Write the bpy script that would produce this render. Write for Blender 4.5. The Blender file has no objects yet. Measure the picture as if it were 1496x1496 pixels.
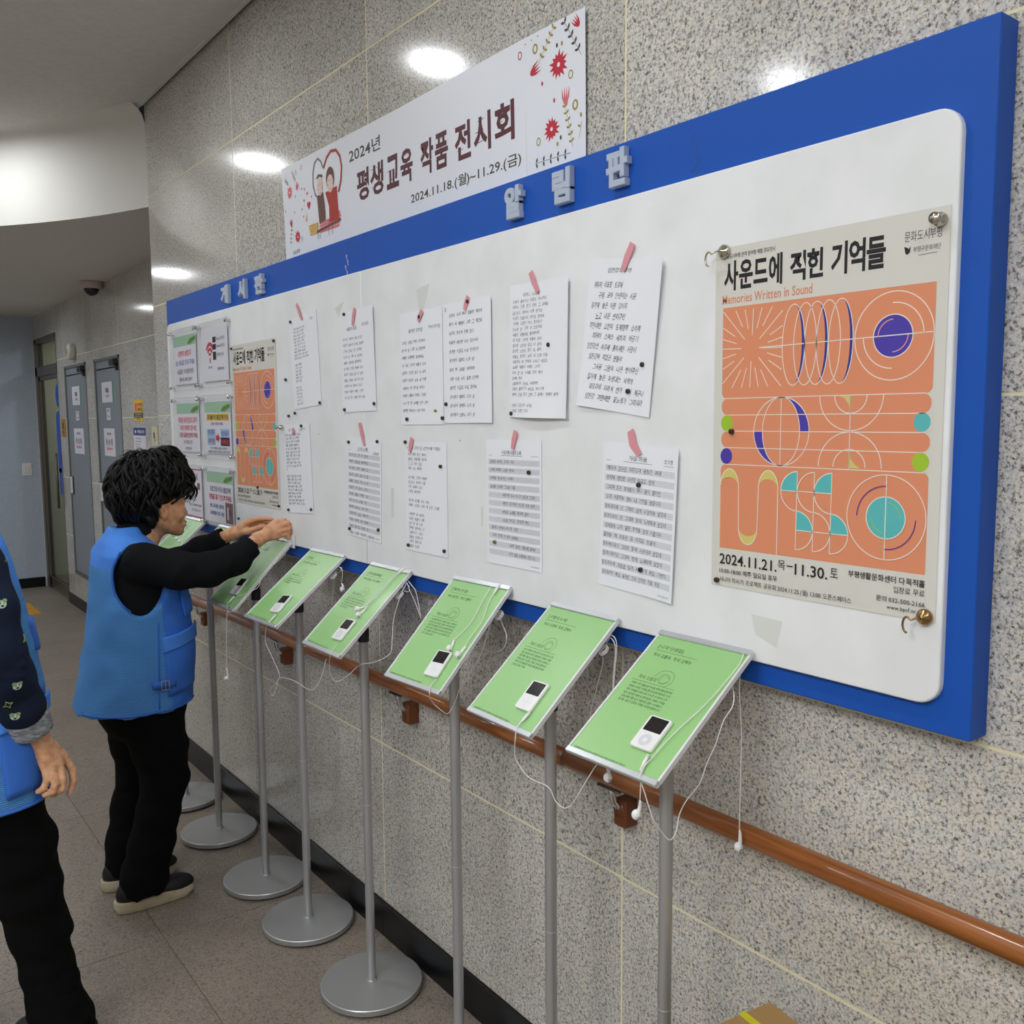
import bpy, bmesh, math, random
import numpy as np
from math import sin, cos, pi, radians, sqrt, atan2
from mathutils import Vector, Matrix
from mathutils.bvhtree import BVHTree
random.seed(7)
SC = bpy.context.scene
COL = SC.collection
# ------------------------------------------------------------------ camera, world, exposure
cam = bpy.data.cameras.new('camera'); camo = bpy.data.objects.new('camera', cam); COL.objects.link(camo)
cam.sensor_width = 36.0; cam.sensor_fit = 'HORIZONTAL'; cam.lens = 1341.608 / 1496 * 36; cam.clip_start = 0.02
_yaw, _pitch, _roll = 0.647535160, -0.101134385, -0.00758890692
_f = Vector((sin(_yaw)*cos(_pitch), cos(_yaw)*cos(_pitch), sin(_pitch)))
_r0 = Vector((cos(_yaw), -sin(_yaw), 0)); _u0 = _r0.cross(_f)
_r = _r0*cos(_roll) + _u0*sin(_roll); _u = -_r0*sin(_roll) + _u0*cos(_roll)
camo.matrix_world = Matrix(((_r.x, _u.x, -_f.x, -1.28523142), (_r.y, _u.y, -_f.y, 0.0), (_r.z, _u.z, -_f.z, 1.63089592), (0, 0, 0, 1)))
SC.camera = camo
w = bpy.data.worlds.new('world'); SC.world = w; w.use_nodes = True
w.node_tree.nodes['Background'].inputs[0].default_value = (0.75, 0.85, 1.0, 1); w.node_tree.nodes['Background'].inputs[1].default_value = 0.35
SC.view_settings.view_transform = 'Standard'; SC.view_settings.look = 'None'; SC.view_settings.gamma = 1.0
SC.view_settings.use_curve_mapping = False; SC.view_settings.exposure = 0.0
LAMP = 135.0      # emission strength of the ceiling downlights
PANEL = 11.0      # emission strength of the unseen square panels added as fill

# ------------------------------------------------------------------ helpers
def lin(c):
    if isinstance(c, str):
        c = [int(c[i:i+2], 16)/255 for i in (0, 2, 4)]
    return tuple((v/12.92 if v <= .04045 else ((v+.055)/1.055)**2.4) for v in c) + (1,)
MATS = {}
def mat(name, col, rough=.5, metal=0, coat=0, spec=.5, emit=0, coat_rough=.03):
    if name in MATS: return MATS[name]
    m = bpy.data.materials.new(name); m.use_nodes = True
    b = m.node_tree.nodes['Principled BSDF']
    b.inputs['Base Color'].default_value = lin(col); b.inputs['Roughness'].default_value = rough
    b.inputs['Metallic'].default_value = metal; b.inputs['Coat Weight'].default_value = coat
    b.inputs['Coat Roughness'].default_value = coat_rough; b.inputs['Specular IOR Level'].default_value = spec
    if emit:
        b.inputs['Emission Color'].default_value = (.93, .965, 1, 1); b.inputs['Emission Strength'].default_value = emit
    MATS[name] = m
    return m
def nodes(m): return m.node_tree.nodes, m.node_tree.links, m.node_tree.nodes['Principled BSDF']
def N(nt, t, **kw):
    n = nt.nodes.new(t)
    for k, v in kw.items():
        if k in n.inputs: n.inputs[k].default_value = v
        else: setattr(n, k, v)
    return n
def ramp(nt, fac, stops, interp='LINEAR'):
    r = nt.nodes.new('ShaderNodeValToRGB'); r.color_ramp.interpolation = interp
    el = r.color_ramp.elements
    while len(el) < len(stops): el.new(.5)
    for e, (p, c) in zip(el, stops): e.position = p; e.color = lin(c) if isinstance(c, (str,)) else c
    nt.links.new(fac, r.inputs[0]); return r.outputs[0]
def bump(m, tex, strength=.2, dist=.001):
    nt = m.node_tree; b = nt.nodes['Principled BSDF']
    bp = N(nt, 'ShaderNodeBump', Strength=strength, Distance=dist)
    nt.links.new(tex, bp.inputs['Height']); nt.links.new(bp.outputs[0], b.inputs['Normal'])
def wpos(nt, scale=(1, 1, 1), rnd=0):
    g = nt.nodes.new('ShaderNodeNewGeometry'); mp = nt.nodes.new('ShaderNodeMapping'); mp.inputs['Scale'].default_value = scale
    if rnd:
        oi = nt.nodes.new('ShaderNodeObjectInfo'); mu = N(nt, 'ShaderNodeVectorMath', operation='SCALE'); mu.inputs['Scale'].default_value = rnd
        cb = nt.nodes.new('ShaderNodeCombineXYZ')
        for k in range(3): nt.links.new(oi.outputs['Random'], cb.inputs[k])
        nt.links.new(cb.outputs[0], mu.inputs[0]); ad = N(nt, 'ShaderNodeVectorMath', operation='ADD')
        nt.links.new(g.outputs['Position'], ad.inputs[0]); nt.links.new(mu.outputs[0], ad.inputs[1]); nt.links.new(ad.outputs[0], mp.inputs[0])
    else: nt.links.new(g.outputs['Position'], mp.inputs[0])
    return mp.outputs[0]
def tag(o, label=None, cat=None, group=None, kind=None):
    for k, v in (('label', label), ('category', cat), ('group', group), ('kind', kind)):
        if v: o[k] = v
    return o
def empty(name, loc=(0, 0, 0), label=None, cat=None, group=None, kind=None):
    o = bpy.data.objects.new(name, None); o.location = loc; o.empty_display_size = .05; COL.objects.link(o)
    return tag(o, label, cat, group, kind)
def place(name, mesh, parent=None, loc=None):
    o = bpy.data.objects.new(name, mesh); COL.objects.link(o)
    if parent is not None:
        o.parent = parent
        if loc is None: o.location = (-parent.location.x, -parent.location.y, -parent.location.z) if WORLDSPACE and parent.parent is None else (0, 0, 0)
        else: o.location = loc
    elif loc is not None: o.location = loc
    return o
WORLDSPACE = True   # meshes are written in world coordinates; children are offset back from their Empty
class MB:
    def __init__(s): s.v = []; s.f = []; s.mi = []; s.sm = []; s.mats = []
    def slot(s, m):
        if m not in s.mats: s.mats.append(m)
        return s.mats.index(m)
    def add(s, vs, fs, m=None, smooth=False):
        b = len(s.v); s.v += [tuple(x) for x in vs]; k = s.slot(m) if m else 0
        for f in fs: s.f.append(tuple(i+b for i in f)); s.mi.append(k); s.sm.append(smooth)
    def box(s, x0, x1, y0, y1, z0, z1, m=None):
        v = [(x0,y0,z0),(x1,y0,z0),(x1,y1,z0),(x0,y1,z0),(x0,y0,z1),(x1,y0,z1),(x1,y1,z1),(x0,y1,z1)]
        s.add(v, [(0,3,2,1),(4,5,6,7),(0,1,5,4),(1,2,6,5),(2,3,7,6),(3,0,4,7)], m)
    def cbox(s, x0, x1, y0, y1, z0, z1, c=.003, m=None):
        vs = []; 
        for x, sx in ((x0, 1), (x1, -1)):
            for y, sy in ((y0, 1), (y1, -1)):
                for z, sz in ((z0, 1), (z1, -1)):
                    vs += [(x, y+sy*c, z+sz*c), (x+sx*c, y, z+sz*c), (x+sx*c, y+sy*c, z)]
        def i(a, b, d, k): return ((a*2+b)*2+d)*3+k
        fs = [(i(0,0,0,0),i(0,0,1,0),i(0,1,1,0),i(0,1,0,0)),(i(1,0,0,0),i(1,1,0,0),i(1,1,1,0),i(1,0,1,0)),
              (i(0,0,0,1),i(1,0,0,1),i(1,0,1,1),i(0,0,1,1)),(i(0,1,0,1),i(0,1,1,1),i(1,1,1,1),i(1,1,0,1)),
              (i(0,0,0,2),i(0,1,0,2),i(1,1,0,2),i(1,0,0,2)),(i(0,0,1,2),i(1,0,1,2),i(1,1,1,2),i(0,1,1,2))]
        for a in (0,1):
            for b in (0,1):
                fs.append((i(a,b,0,0),i(a,b,0,1),i(a,b,1,1),i(a,b,1,0))); fs.append((i(a,0,b,0),i(a,0,b,2),i(a,1,b,2),i(a,1,b,0))); fs.append((i(0,a,b,1),i(0,a,b,2),i(1,a,b,2),i(1,a,b,1)))
                for d in (0,1): fs.append((i(a,b,d,0),i(a,b,d,1),i(a,b,d,2)))
        s.add(vs, fs, m)
    def obox(s, c, ax, hs, m=None, ch=0):
        """box with centre c, axes ax (3 unit vectors), half sizes hs"""
        t = MB(); 
        if ch: t.cbox(-hs[0], hs[0], -hs[1], hs[1], -hs[2], hs[2], ch)
        else: t.box(-hs[0], hs[0], -hs[1], hs[1], -hs[2], hs[2])
        c = Vector(c); A = [Vector(a) for a in ax]
        s.add([c + A[0]*v[0] + A[1]*v[1] + A[2]*v[2] for v in t.v], t.f, m)
    def cyl(s, a, b, r, r2=None, n=24, m=None, caps=True, smooth=True):
        a = Vector(a); b = Vector(b); r2 = r if r2 is None else r2
        d = (b-a).normalized(); p = d.orthogonal().normalized(); q = d.cross(p)
        vs = [a + (p*cos(2*pi*k/n) + q*sin(2*pi*k/n))*r for k in range(n)] + [b + (p*cos(2*pi*k/n) + q*sin(2*pi*k/n))*r2 for k in range(n)]
        s.add(vs, [(k, (k+1) % n, n+(k+1) % n, n+k) for k in range(n)], m, smooth)
        if caps:
            s.add(vs[:n], [tuple(range(n))[::-1]], m); s.add(vs[n:], [tuple(range(n))], m)
    def lathe(s, prof, c=(0,0,0), ax=(0,0,1), n=32, m=None, smooth=True):
        c = Vector(c); d = Vector(ax).normalized(); p = d.orthogonal().normalized(); q = d.cross(p)
        vs = []
        for r, h in prof:
            for k in range(n): vs.append(c + d*h + (p*cos(2*pi*k/n) + q*sin(2*pi*k/n))*r)
        fs = [(j*n+k, j*n+(k+1) % n, (j+1)*n+(k+1) % n, (j+1)*n+k) for j in range(len(prof)-1) for k in range(n)]
        s.add(vs, fs, m, smooth)
    def tube(s, pts, r, n=8, m=None, smooth=True, closed=False):
        P = [Vector(p) for p in pts]; R = r if hasattr(r, '__len__') else [r]*len(P)
        ref = None; rings = []
        for i, p in enumerate(P):
            t = (P[min(i+1, len(P)-1)] - P[max(i-1, 0)])
            if t.length < 1e-9: t = Vector((0, 0, 1))
            t.normalize()
            if ref is None: ref = t.orthogonal().normalized()
            ref = (ref - t*ref.dot(t))
            ref = ref.normalized() if ref.length > 1e-6 else t.orthogonal().normalized()
            q = t.cross(ref)
            rings += [p + (ref*cos(2*pi*k/n) + q*sin(2*pi*k/n))*R[i] for k in range(n)]
        fs = [(j*n+k, j*n+(k+1) % n, (j+1)*n+(k+1) % n, (j+1)*n+k) for j in range(len(P)-1) for k in range(n)]
        fs += [tuple(range(n))[::-1], tuple((len(P)-1)*n+k for k in range(n))]
        s.add(rings, fs, m, smooth)
    def ball(s, c, r, m=None, nu=12, nv=8):
        c = Vector(c); r = Vector(r) if hasattr(r, '__len__') else Vector((r, r, r)); vs = []; fs = []
        for j in range(nv+1):
            for k in range(nu):
                a = pi*j/nv; b = 2*pi*k/nu; vs.append((c.x+r.x*sin(a)*cos(b), c.y+r.y*sin(a)*sin(b), c.z+r.z*cos(a)))
        fs = [(j*nu+k, (j+1)*nu+k, (j+1)*nu+(k+1) % nu, j*nu+(k+1) % nu) for j in range(nv) for k in range(nu)]
        s.add(vs, fs, m, True)
    def mesh(s, name):
        me = bpy.data.meshes.new(name); me.from_pydata(s.v, [], s.f)
        for m in s.mats: me.materials.append(m)
        me.polygons.foreach_set('material_index', s.mi); me.polygons.foreach_set('use_smooth', s.sm); me.update()
        return me
    def build(s, name, parent=None, mats=None, loc=None, bevel=0, auto=False):
        if mats: s.mats = mats if isinstance(mats, list) else [mats]
        o = place(name, s.mesh(name), parent, loc)
        if bevel:
            b = o.modifiers.new('bevel', 'BEVEL'); b.width = bevel; b.segments = 2; b.limit_method = 'ANGLE'
        return o
def rr(u0, v0, u1, v1, r, n=6):
    """rounded rectangle outline; r = one radius or four (TL, TR, BR, BL), v down"""
    r = r if hasattr(r, '__len__') else (r,)*4; o = []
    for (cu, cv, q, a) in ((u0, v0, r[0], 180), (u1, v0, r[1], 270), (u1, v1, r[2], 0), (u0, v1, r[3], 90)):
        if q == 0: o.append((cu, cv)); continue
        mu = cu + (q if cu == u0 else -q); mv = cv + (q if cv == v0 else -q)
        for k in range(n+1):
            t = radians(a + 90*k/n); o.append((mu + q*cos(t), mv + q*sin(t)))
    return o
TXT = {}                                  # glyph outlines, cached per character and weight
CORE = '가간강객걷게고곡공관교구굽그금기길김께꽃나난내네년노놓는늘니다단대던도드들라랄람랑래러럼로료루를름리린림마만매머며면모목무문물민바반백번보본부비사살삶새생서세센소수숙스시신실아안았애어억었에여영오온와요용운웃워원월위유육윤으은을음의이인일임입있자작잡장재저적전정제젝조주지직진참처체추출층터토트판페편평포품프픈피하한함합해향험형홀화활회휴흘힌힘'   # syllables kept in small or illegible handwriting, so few glyphs have to be shaped
def _core(ch): return ch if not '가' <= ch <= '힣' or ch in CORE else CORE[(ord(ch)*7) % len(CORE)]
def _load(chars, bold):
    chars = ''.join(_core(c) for c in chars)
    chars = [c for c in dict.fromkeys(chars) if (c, bold) not in TXT and c != ' ']
    if not chars: return
    c = bpy.data.curves.new('t', 'FONT'); c.body = '\n'.join(chars); c.resolution_u = 2; c.size = 1; c.offset = bold; c.space_line = 4
    o = bpy.data.objects.new('t', c); m = o.to_mesh()
    co = np.empty(len(m.vertices)*3); m.vertices.foreach_get('co', co); co = co.reshape(-1, 3)[:, :2]
    fs = [tuple(p.vertices) for p in m.polygons]; top = None
    o.to_mesh_clear(); bpy.data.objects.remove(o); bpy.data.curves.remove(c)
    row = np.round(-(co[:, 1]-.35)/4).astype(int); row -= row.min()
    buck = {}
    for f in fs: buck.setdefault(row[f[0]], []).append(f)
    for k, ch in enumerate(chars):
        F = buck.get(k, [])
        if not F: TXT[(ch, bold)] = (np.zeros((0, 2)), [], .3); continue
        ids = sorted({i for f in F for i in f}); mp = {i: j for j, i in enumerate(ids)}
        v = co[ids].copy(); v[:, 1] += 4*k; x0, x1 = v[:, 0].min(), v[:, 0].max()
        TXT[(ch, bold)] = (v, [tuple(mp[i] for i in f) for f in F], x1 + max(x0, .03))
def glyphs(body, bold=0, shear=0, res=2):
    bold = min((0, .012, .03, .045), key=lambda q: abs(q-bold))
    body = ''.join(_core(c) for c in body); _load(body, bold); x = 0; V = []; F = []; n = 0
    for ch in body:
        if ch == ' ': x += .3; continue
        v, f, adv = TXT[(ch, bold)]
        if len(v):
            V.append(v + np.array([x, 0])); F += [tuple(i+n for i in q) for q in f]; n += len(v)
        x += adv
    if not V: return np.zeros((0, 2)), []
    V = np.concatenate(V); V[:, 0] += shear*V[:, 1]
    return V, F
class Sheet:
    """flat print on a surface: u to the right, v down, both in millimetres from the top left corner"""
    def __init__(s, o, U, D, scale=1.0, bend=None, gap=.0003):
        s.o = Vector(o); s.U = Vector(U).normalized(); s.D = Vector(D).normalized(); s.N = s.D.cross(s.U).normalized()
        s.k = .001*scale; s.mb = MB(); s.h = gap; s.bend = bend; s.step = .00012
    def up(s): s.h += s.step
    def P(s, u, v, h=None):
        b = s.bend(u, v) if s.bend else 0
        return s.o + s.U*(u*s.k) + s.D*(v*s.k) + s.N*((s.h if h is None else h) + b)
    def poly(s, pts, m):
        # v points down, so reverse for an outward normal when given clockwise on the page
        a = sum(pts[i][0]*pts[(i+1) % len(pts)][1] - pts[(i+1) % len(pts)][0]*pts[i][1] for i in range(len(pts)))
        if a > 0: pts = pts[::-1]
        s.mb.add([s.P(*p) for p in pts], [tuple(range(len(pts)))], m)
    def rect(s, u0, v0, u1, v1, m):
        if not s.bend: return s.poly([(u0, v0), (u1, v0), (u1, v1), (u0, v1)], m)
        n = 14; vs = [s.P(u0+(u1-u0)*i/n, v) for v in (v0, v1) for i in range(n+1)]
        s.mb.add(vs, [(i, n+1+i, n+2+i, i+1) for i in range(n)], m)
    def ell(s, cu, cv, ru, rv, m, n=28, a0=0, a1=360, pie=False):
        p = [(cu+ru*cos(radians(a0+(a1-a0)*k/n)), cv+rv*sin(radians(a0+(a1-a0)*k/n))) for k in range(n if a1-a0 >= 360 else n+1)]
        if pie: p.append((cu, cv))
        s.poly(p, m)
    def arc(s, cu, cv, ru, rv, w, m, a0=0, a1=360, n=32):
        p = [(cu+ru*cos(radians(a0+(a1-a0)*k/n)), cv+rv*sin(radians(a0+(a1-a0)*k/n))) for k in range(n+1)]
        s.line(p, w, m)
    def line(s, pts, w, m):
        if s.bend and len(pts) == 2:
            (a, b), (c, d) = pts; k = max(2, int(sqrt((c-a)**2+(d-b)**2)/14)); pts = [(a+(c-a)*i/k, b+(d-b)*i/k) for i in range(k+1)]
        L = []; R = []; n = len(pts)
        for i, (u, v) in enumerate(pts):
            a = pts[max(i-1, 0)]; b = pts[min(i+1, n-1)]
            if pts[0] == pts[-1] and i in (0, n-1): a = pts[-2]; b = pts[1]
            du = b[0]-a[0]; dv = b[1]-a[1]; l = sqrt(du*du+dv*dv) or 1; nx, ny = -dv/l*w/2, du/l*w/2
            L.append((u+nx, v+ny)); R.append((u-nx, v-ny))
        vs = [s.P(*p) for p in L] + [s.P(*p) for p in R]
        s.mb.add(vs, [(i, n+i, n+i+1, i+1) for i in range(n-1)][::1], m)
    def text(s, body, u0, v0, u1, v1, m, bold=0, shear=0, slope=0, hand=0, keep=False, res=2):
        """fit the body into the box; slope = extra rise in v per u"""
        vs, fs = glyphs(body, bold, shear, res)
        if not len(vs): return
        mn = vs.min(0); mx = vs.max(0); W = mx[0]-mn[0]; H = max(mx[1]-mn[1], 1e-3)
        sx = (u1-u0)/W; sy = (v1-v0)/H
        if keep: sx = sy*keep
        out = []
        for x, y in vs:
            u = u0 + (x-mn[0])*sx; v = v1 - (y-mn[1])*sy
            if hand:
                u += hand*(sin(v*2.1+u*.35)+.6*sin(u*.9+1.3*v)); v += hand*(sin(u*.75+v*.2)+.7*sin(u*1.9))
            out.append(s.P(u, v + slope*(u-u0)))
        s.mb.add(out, fs, m)
    def build(s, name, parent): return s.mb.build(name, parent)
# ------------------------------------------------------------------ materials
def granite(name, base, mid, dark, pale, scale=1.0, rough=.16, rnd=9, coat=.0, tint=.06, spec=.5):
    m = mat(name, base, rough, 0, coat, spec=spec); nt = m.node_tree; b = nt.nodes['Principled BSDF']
    p = wpos(nt, (scale,)*3, rnd)
    n1 = N(nt, 'ShaderNodeTexNoise', Scale=175.0, Detail=5.0, Roughness=.72); nt.links.new(p, n1.inputs['Vector'])
    n2 = N(nt, 'ShaderNodeTexNoise', Scale=120.0, Detail=5.0, Roughness=.72); n2.noise_dimensions = '4D'; n2.inputs['W'].default_value = 3.7; nt.links.new(p, n2.inputs['Vector'])
    n3 = N(nt, 'ShaderNodeTexNoise', Scale=3.2, Detail=4.0, Roughness=.55); nt.links.new(p, n3.inputs['Vector'])
    c1 = ramp(nt, n1.outputs[0], [(.33, dark), (.42, mid), (.475, base), (.57, base), (.67, pale)])
    c2 = ramp(nt, n2.outputs[0], [(.33, (.13, .13, .14, 1)), (.405, (.50, .48, .46, 1)), (.46, (1, 1, 1, 1)), (1, (1, 1, 1, 1))])
    mx = N(nt, 'ShaderNodeMix', data_type='RGBA', blend_type='MULTIPLY'); mx.inputs[0].default_value = .85
    nt.links.new(c1, mx.inputs[6]); nt.links.new(c2, mx.inputs[7])
    n4 = N(nt, 'ShaderNodeTexNoise', Scale=70.0, Detail=2.0); nt.links.new(p, n4.inputs['Vector'])
    c4 = ramp(nt, n4.outputs[0], [(.36, (.82, .83, .85, 1)), (.5, (.97, .97, .97, 1)), (.62, (1.0, .965, .91, 1))])
    m4 = N(nt, 'ShaderNodeMix', data_type='RGBA', blend_type='MULTIPLY'); m4.inputs[0].default_value = .9
    nt.links.new(mx.outputs[2], m4.inputs[6]); nt.links.new(c4, m4.inputs[7]); mx = m4
    oi = nt.nodes.new('ShaderNodeObjectInfo')
    mr = N(nt, 'ShaderNodeMapRange'); mr.inputs[3].default_value = 1-tint; mr.inputs[4].default_value = 1+tint; nt.links.new(oi.outputs['Random'], mr.inputs[0])
    m2 = N(nt, 'ShaderNodeMapRange'); m2.inputs[1].default_value = .3; m2.inputs[2].default_value = .7; m2.inputs[3].default_value = .9; m2.inputs[4].default_value = 1.08; nt.links.new(n3.outputs[0], m2.inputs[0])
    mu = N(nt, 'ShaderNodeMath', operation='MULTIPLY'); nt.links.new(mr.outputs[0], mu.inputs[0]); nt.links.new(m2.outputs[0], mu.inputs[1])
    vm = N(nt, 'ShaderNodeVectorMath', operation='SCALE'); nt.links.new(mx.outputs[2], vm.inputs[0]); nt.links.new(mu.outputs[0], vm.inputs['Scale'])
    nt.links.new(vm.outputs[0], b.inputs['Base Color'])
    return m
M_gran = granite('polished_granite', 'd6d3cb', '9c9791', '5a5653', 'f2eee6', 1.0, .13)
M_floor = granite('floor_stone', '958a7e', '81776d', '665e57', 'b5a999', 1.1, .42, tint=.04, spec=.35)
M_joint = mat('floor_joint', '857b70', .9)
M_grout = mat('cream_grout', 'e8e0bb', .9)
M_base = mat('black_baseboard_stone', '131417', .3, spec=.35)
M_ceil = mat('ceiling_paint', 'dad7d1', .9, spec=.2)
M_ceil2 = mat('fascia_paint', 'dedcd6', .85, spec=.2)
M_gap = mat('shadow_gap', '2a2a2a', .8)
M_bluewall = mat('blue_grey_wall_paint', 'a0aeba', .85, spec=.2)
M_wallpale = mat('pale_wall_paint', 'cfcbc3', .9, spec=.2)
M_blue = mat('blue_board_frame', '1b55b4', .5, spec=.25)
M_white = mat('white_board', 'f1f3f4', .38, spec=.35)
M_letter = mat('grey_plastic_letter', 'b4bfd2', .4)
M_paper = mat('writing_paper', 'f3f5fa', .75, spec=.2)
M_poster = mat('poster_paper', 'dcd9d0', .6, spec=.3)
M_banner = mat('banner_paper', 'e6e9f0', .4, spec=.4)
M_ink = mat('ink_black', '1c1a1e', .7); M_pen = mat('ink_pen', '34343c', .7); M_pen2 = mat('ink_grey', '64646e', .7)
M_band = mat('ruled_grey', 'dddfe6', .8); M_rule = mat('rule_line', 'b2b5be', .8)
M_or = mat('print_orange', 'e4936d', .6, spec=.3); M_w = mat('print_white', 'efe9df', .6); M_ind = mat('print_indigo', '4a3aa8', .6); M_navy = mat('print_navy', '2a3590', .6)
M_pinkl = mat('print_pink', 'f1a08e', .6); M_teal = mat('print_teal', '5bbcbd', .6); M_lime = mat('print_lime', 'a5c92f', .6); M_yel = mat('print_sand', 'dccb72', .6)
M_pur = mat('print_purple', '6a2a90', .6); M_txt2 = mat('print_grey', '55555a', .7)
M_red = mat('print_red', 'c4283c', .6); M_rose = mat('print_rose', 'e0707a', .6); M_olive = mat('print_olive', 'a3913e', .6); M_dk = mat('print_charcoal', '4c443c', .6)
M_maroon = mat('print_maroon', '5a2a33', .6); M_brown = mat('print_brown', '6b4a3a', .6); M_skinp = mat('print_skin', 'e6cdc0', .6); M_rust = mat('print_rust', 'b0392c', .6); M_mauve = mat('print_mauve', '8c7f88', .6); M_gold = mat('print_gold', 'd9a93e', .6)
M_tape = mat('pink_tape', 'e59aa4', .5); M_mag = mat('magnet_steel', '4e463e', .35, .7); M_nickel = mat('nickel', 'c9c2b4', .22, 1); M_brass = mat('hook_brass', 'a88a5c', .25, 1)
M_green = mat('green_card', '9bcd85', .32, spec=.5, coat=.7, coat_rough=.06)
M_gtxt = mat('green_card_print', '2f5a2a', .5)
M_alu = mat('aluminium_profile', 'd3d6d8', .32, .55); M_aluw = mat('white_profile', 'e2e4e4', .35)
M_steel = mat('satin_steel', 'b4b5b6', .38, .55); M_steel2 = mat('satin_steel_base', 'b0b0b0', .42, .6); M_rub = mat('black_rubber', '101010', .6)
M_blk = mat('black_plastic', '16171a', .4); M_wpl = mat('white_plastic', 'f0f0ee', .25, coat=.3); M_scr = mat('dark_screen', '221f20', .15, coat=.5)
M_cable = mat('white_cable', 'e8e6e2', .4); M_chrome = mat('chrome', 'd8dade', .12, 1); M_grey = mat('grey_print', '9aa0a8', .6)
M_wood = mat('varnished_wood', '96511f', .3, coat=.4, coat_rough=.12)
def _wood():
    nt = M_wood.node_tree; b = nt.nodes['Principled BSDF']
    p = wpos(nt, (30, 1.2, 30)); n = N(nt, 'ShaderNodeTexNoise', Scale=3.0, Detail=4.0); nt.links.new(p, n.inputs['Vector'])
    nt.links.new(ramp(nt, n.outputs[0], [(.3, '78421a'), (.55, '965722'), (.75, 'a5652c')]), b.inputs['Base Color'])
_wood()
M_acr = bpy.data.materials.new('clear_acrylic'); M_acr.use_nodes = True
def _acr():
    nt = M_acr.node_tree; nt.nodes.remove(nt.nodes['Principled BSDF']); out = nt.nodes['Material Output']
    t = N(nt, 'ShaderNodeBsdfTransparent'); t.inputs[0].default_value = (1, 1, 1, 1); g = N(nt, 'ShaderNodeBsdfGlossy', Roughness=.05)
    lw = N(nt, 'ShaderNodeLayerWeight', Blend=.5); fr = N(nt, 'ShaderNodeMapRange'); fr.inputs[1].default_value = .3; fr.inputs[3].default_value = .02; fr.inputs[4].default_value = .16; nt.links.new(lw.outputs['Facing'], fr.inputs[0]); mx = N(nt, 'ShaderNodeMixShader'); nt.links.new(fr.outputs[0], mx.inputs[0]); nt.links.new(t.outputs[0], mx.inputs[1]); nt.links.new(g.outputs[0], mx.inputs[2]); nt.links.new(mx.outputs[0], out.inputs[0])
_acr()
M_edge = mat('acrylic_edge', 'aeb9c2', .2, coat=.5)
M_door = mat('grey_door_paint', '8b929b', .5); M_doorf = mat('door_frame_steel', '8d8d8a', .35, .6); M_brz = mat('door_bronze_steel', '7b7166', .35, .7)
M_board = mat('cardboard', 'b08d5c', .9, spec=.1); M_strap = mat('yellow_strap', 'd8d21e', .4)
M_tact = mat('yellow_tactile', 'd09a2e', .6)
# soft mottling on the white board, the ceiling and the painted wall
for _m, _s, _a, _b in ((M_white, 6, 'ebeded', 'f3f4f5'), (M_ceil, 40, 'd8d5cf', 'dedbd5'), (M_bluewall, 90, 'b2bfcf', 'bcc8d6')):
    nt = _m.node_tree; n = N(nt, 'ShaderNodeTexNoise', Scale=float(_s), Detail=4.0); nt.links.new(wpos(nt), n.inputs['Vector'])
    nt.links.new(ramp(nt, n.outputs[0], [(.35, _a), (.6, _b)]), nt.nodes['Principled BSDF'].inputs['Base Color'])

# ------------------------------------------------------------------ room
HC, LC, XR, YB = 3.11, 2.65, .49, 10.06        # high ceiling, low ceiling, recessed wall, back wall
def struct(o): o['kind'] = 'structure'; return o
# floor with stone tiles
fl = MB(); fl.box(-5.2, 1.9, -3.2, 12.0, -.12, -.0035, M_joint); floor = struct(fl.build('floor'))
tm = {}
def floor_tile(x0, x1, y0, y1):
    key = (round(x1-x0, 3), round(y1-y0, 3))
    if key not in tm:
        b = MB(); w_, h_ = key; g = .0012; b.cbox(g, w_-g, g, h_-g, -.02, 0, .0008, M_floor); tm[key] = b.mesh('floor_tile')
    place('floor_tile', tm[key], floor, (x0, y0, 0))
for i in range(0, 9):
    x1 = -.505 - .57*(i-1) if i else .065
    x0 = max(-.505 - .57*i, -5.0)
    for j in range(-3, 9):
        y0 = 2.87 + 1.14*(j-1); y1 = y0+1.14
        if y1 > YB: y1 = YB
        if y0 >= YB-.01: continue
        if i == 0 and y1 > 4.65: x1b = XR
        else: x1b = x1
        if i == 0 and y0 < 4.6 < y1 - .3: floor_tile(x0, .065, y0, y1); continue
        floor_tile(x0, x1b, y0, y1)
# main granite wall
wr = MB(); wr.box(.0604, XR+.02, -3.0, 4.634, .112, 3.3, M_grout); wr.box(.0604, XR+.02, -3.0, 4.634, 0, .112, M_base); wall_right = struct(wr.build('wall_right'))
rows = [.1105, .63, 1.145, 1.66, 2.18, 2.695, 3.3]
def gtile(par, x, y0, y1, z0, z1, th=.012, g=.0018):
    g = .0026; b = MB(); b.cbox(x, x+th, y0+g, y1-g, z0+g, z1-g, .0003, M_gran); return b.build('granite_tile', par, loc=(0, 0, 0))
cols = [4.64, 3.53, 2.46, 1.39, .33, -.74, -1.8, -2.9]
for a in range(len(cols)-1):
    for c in range(len(rows)-1): gtile(wall_right, .06, cols[a+1], cols[a], rows[c], rows[c+1])
for c in range(len(rows)-1):
    b = MB(); b.cbox(.0625, XR-.002, 4.63, 4.6405, rows[c]+.0018, rows[c+1]-.0018, .0008, M_gran); b.build('granite_tile', wall_right, loc=(0, 0, 0))
bb = MB()
for a in range(len(cols)-1): bb.cbox(.050, .0615, cols[a+1]+.0005, cols[a]-.0005, 0, .11, .0008, M_base)
struct(bb.build('baseboard_right'))
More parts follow.
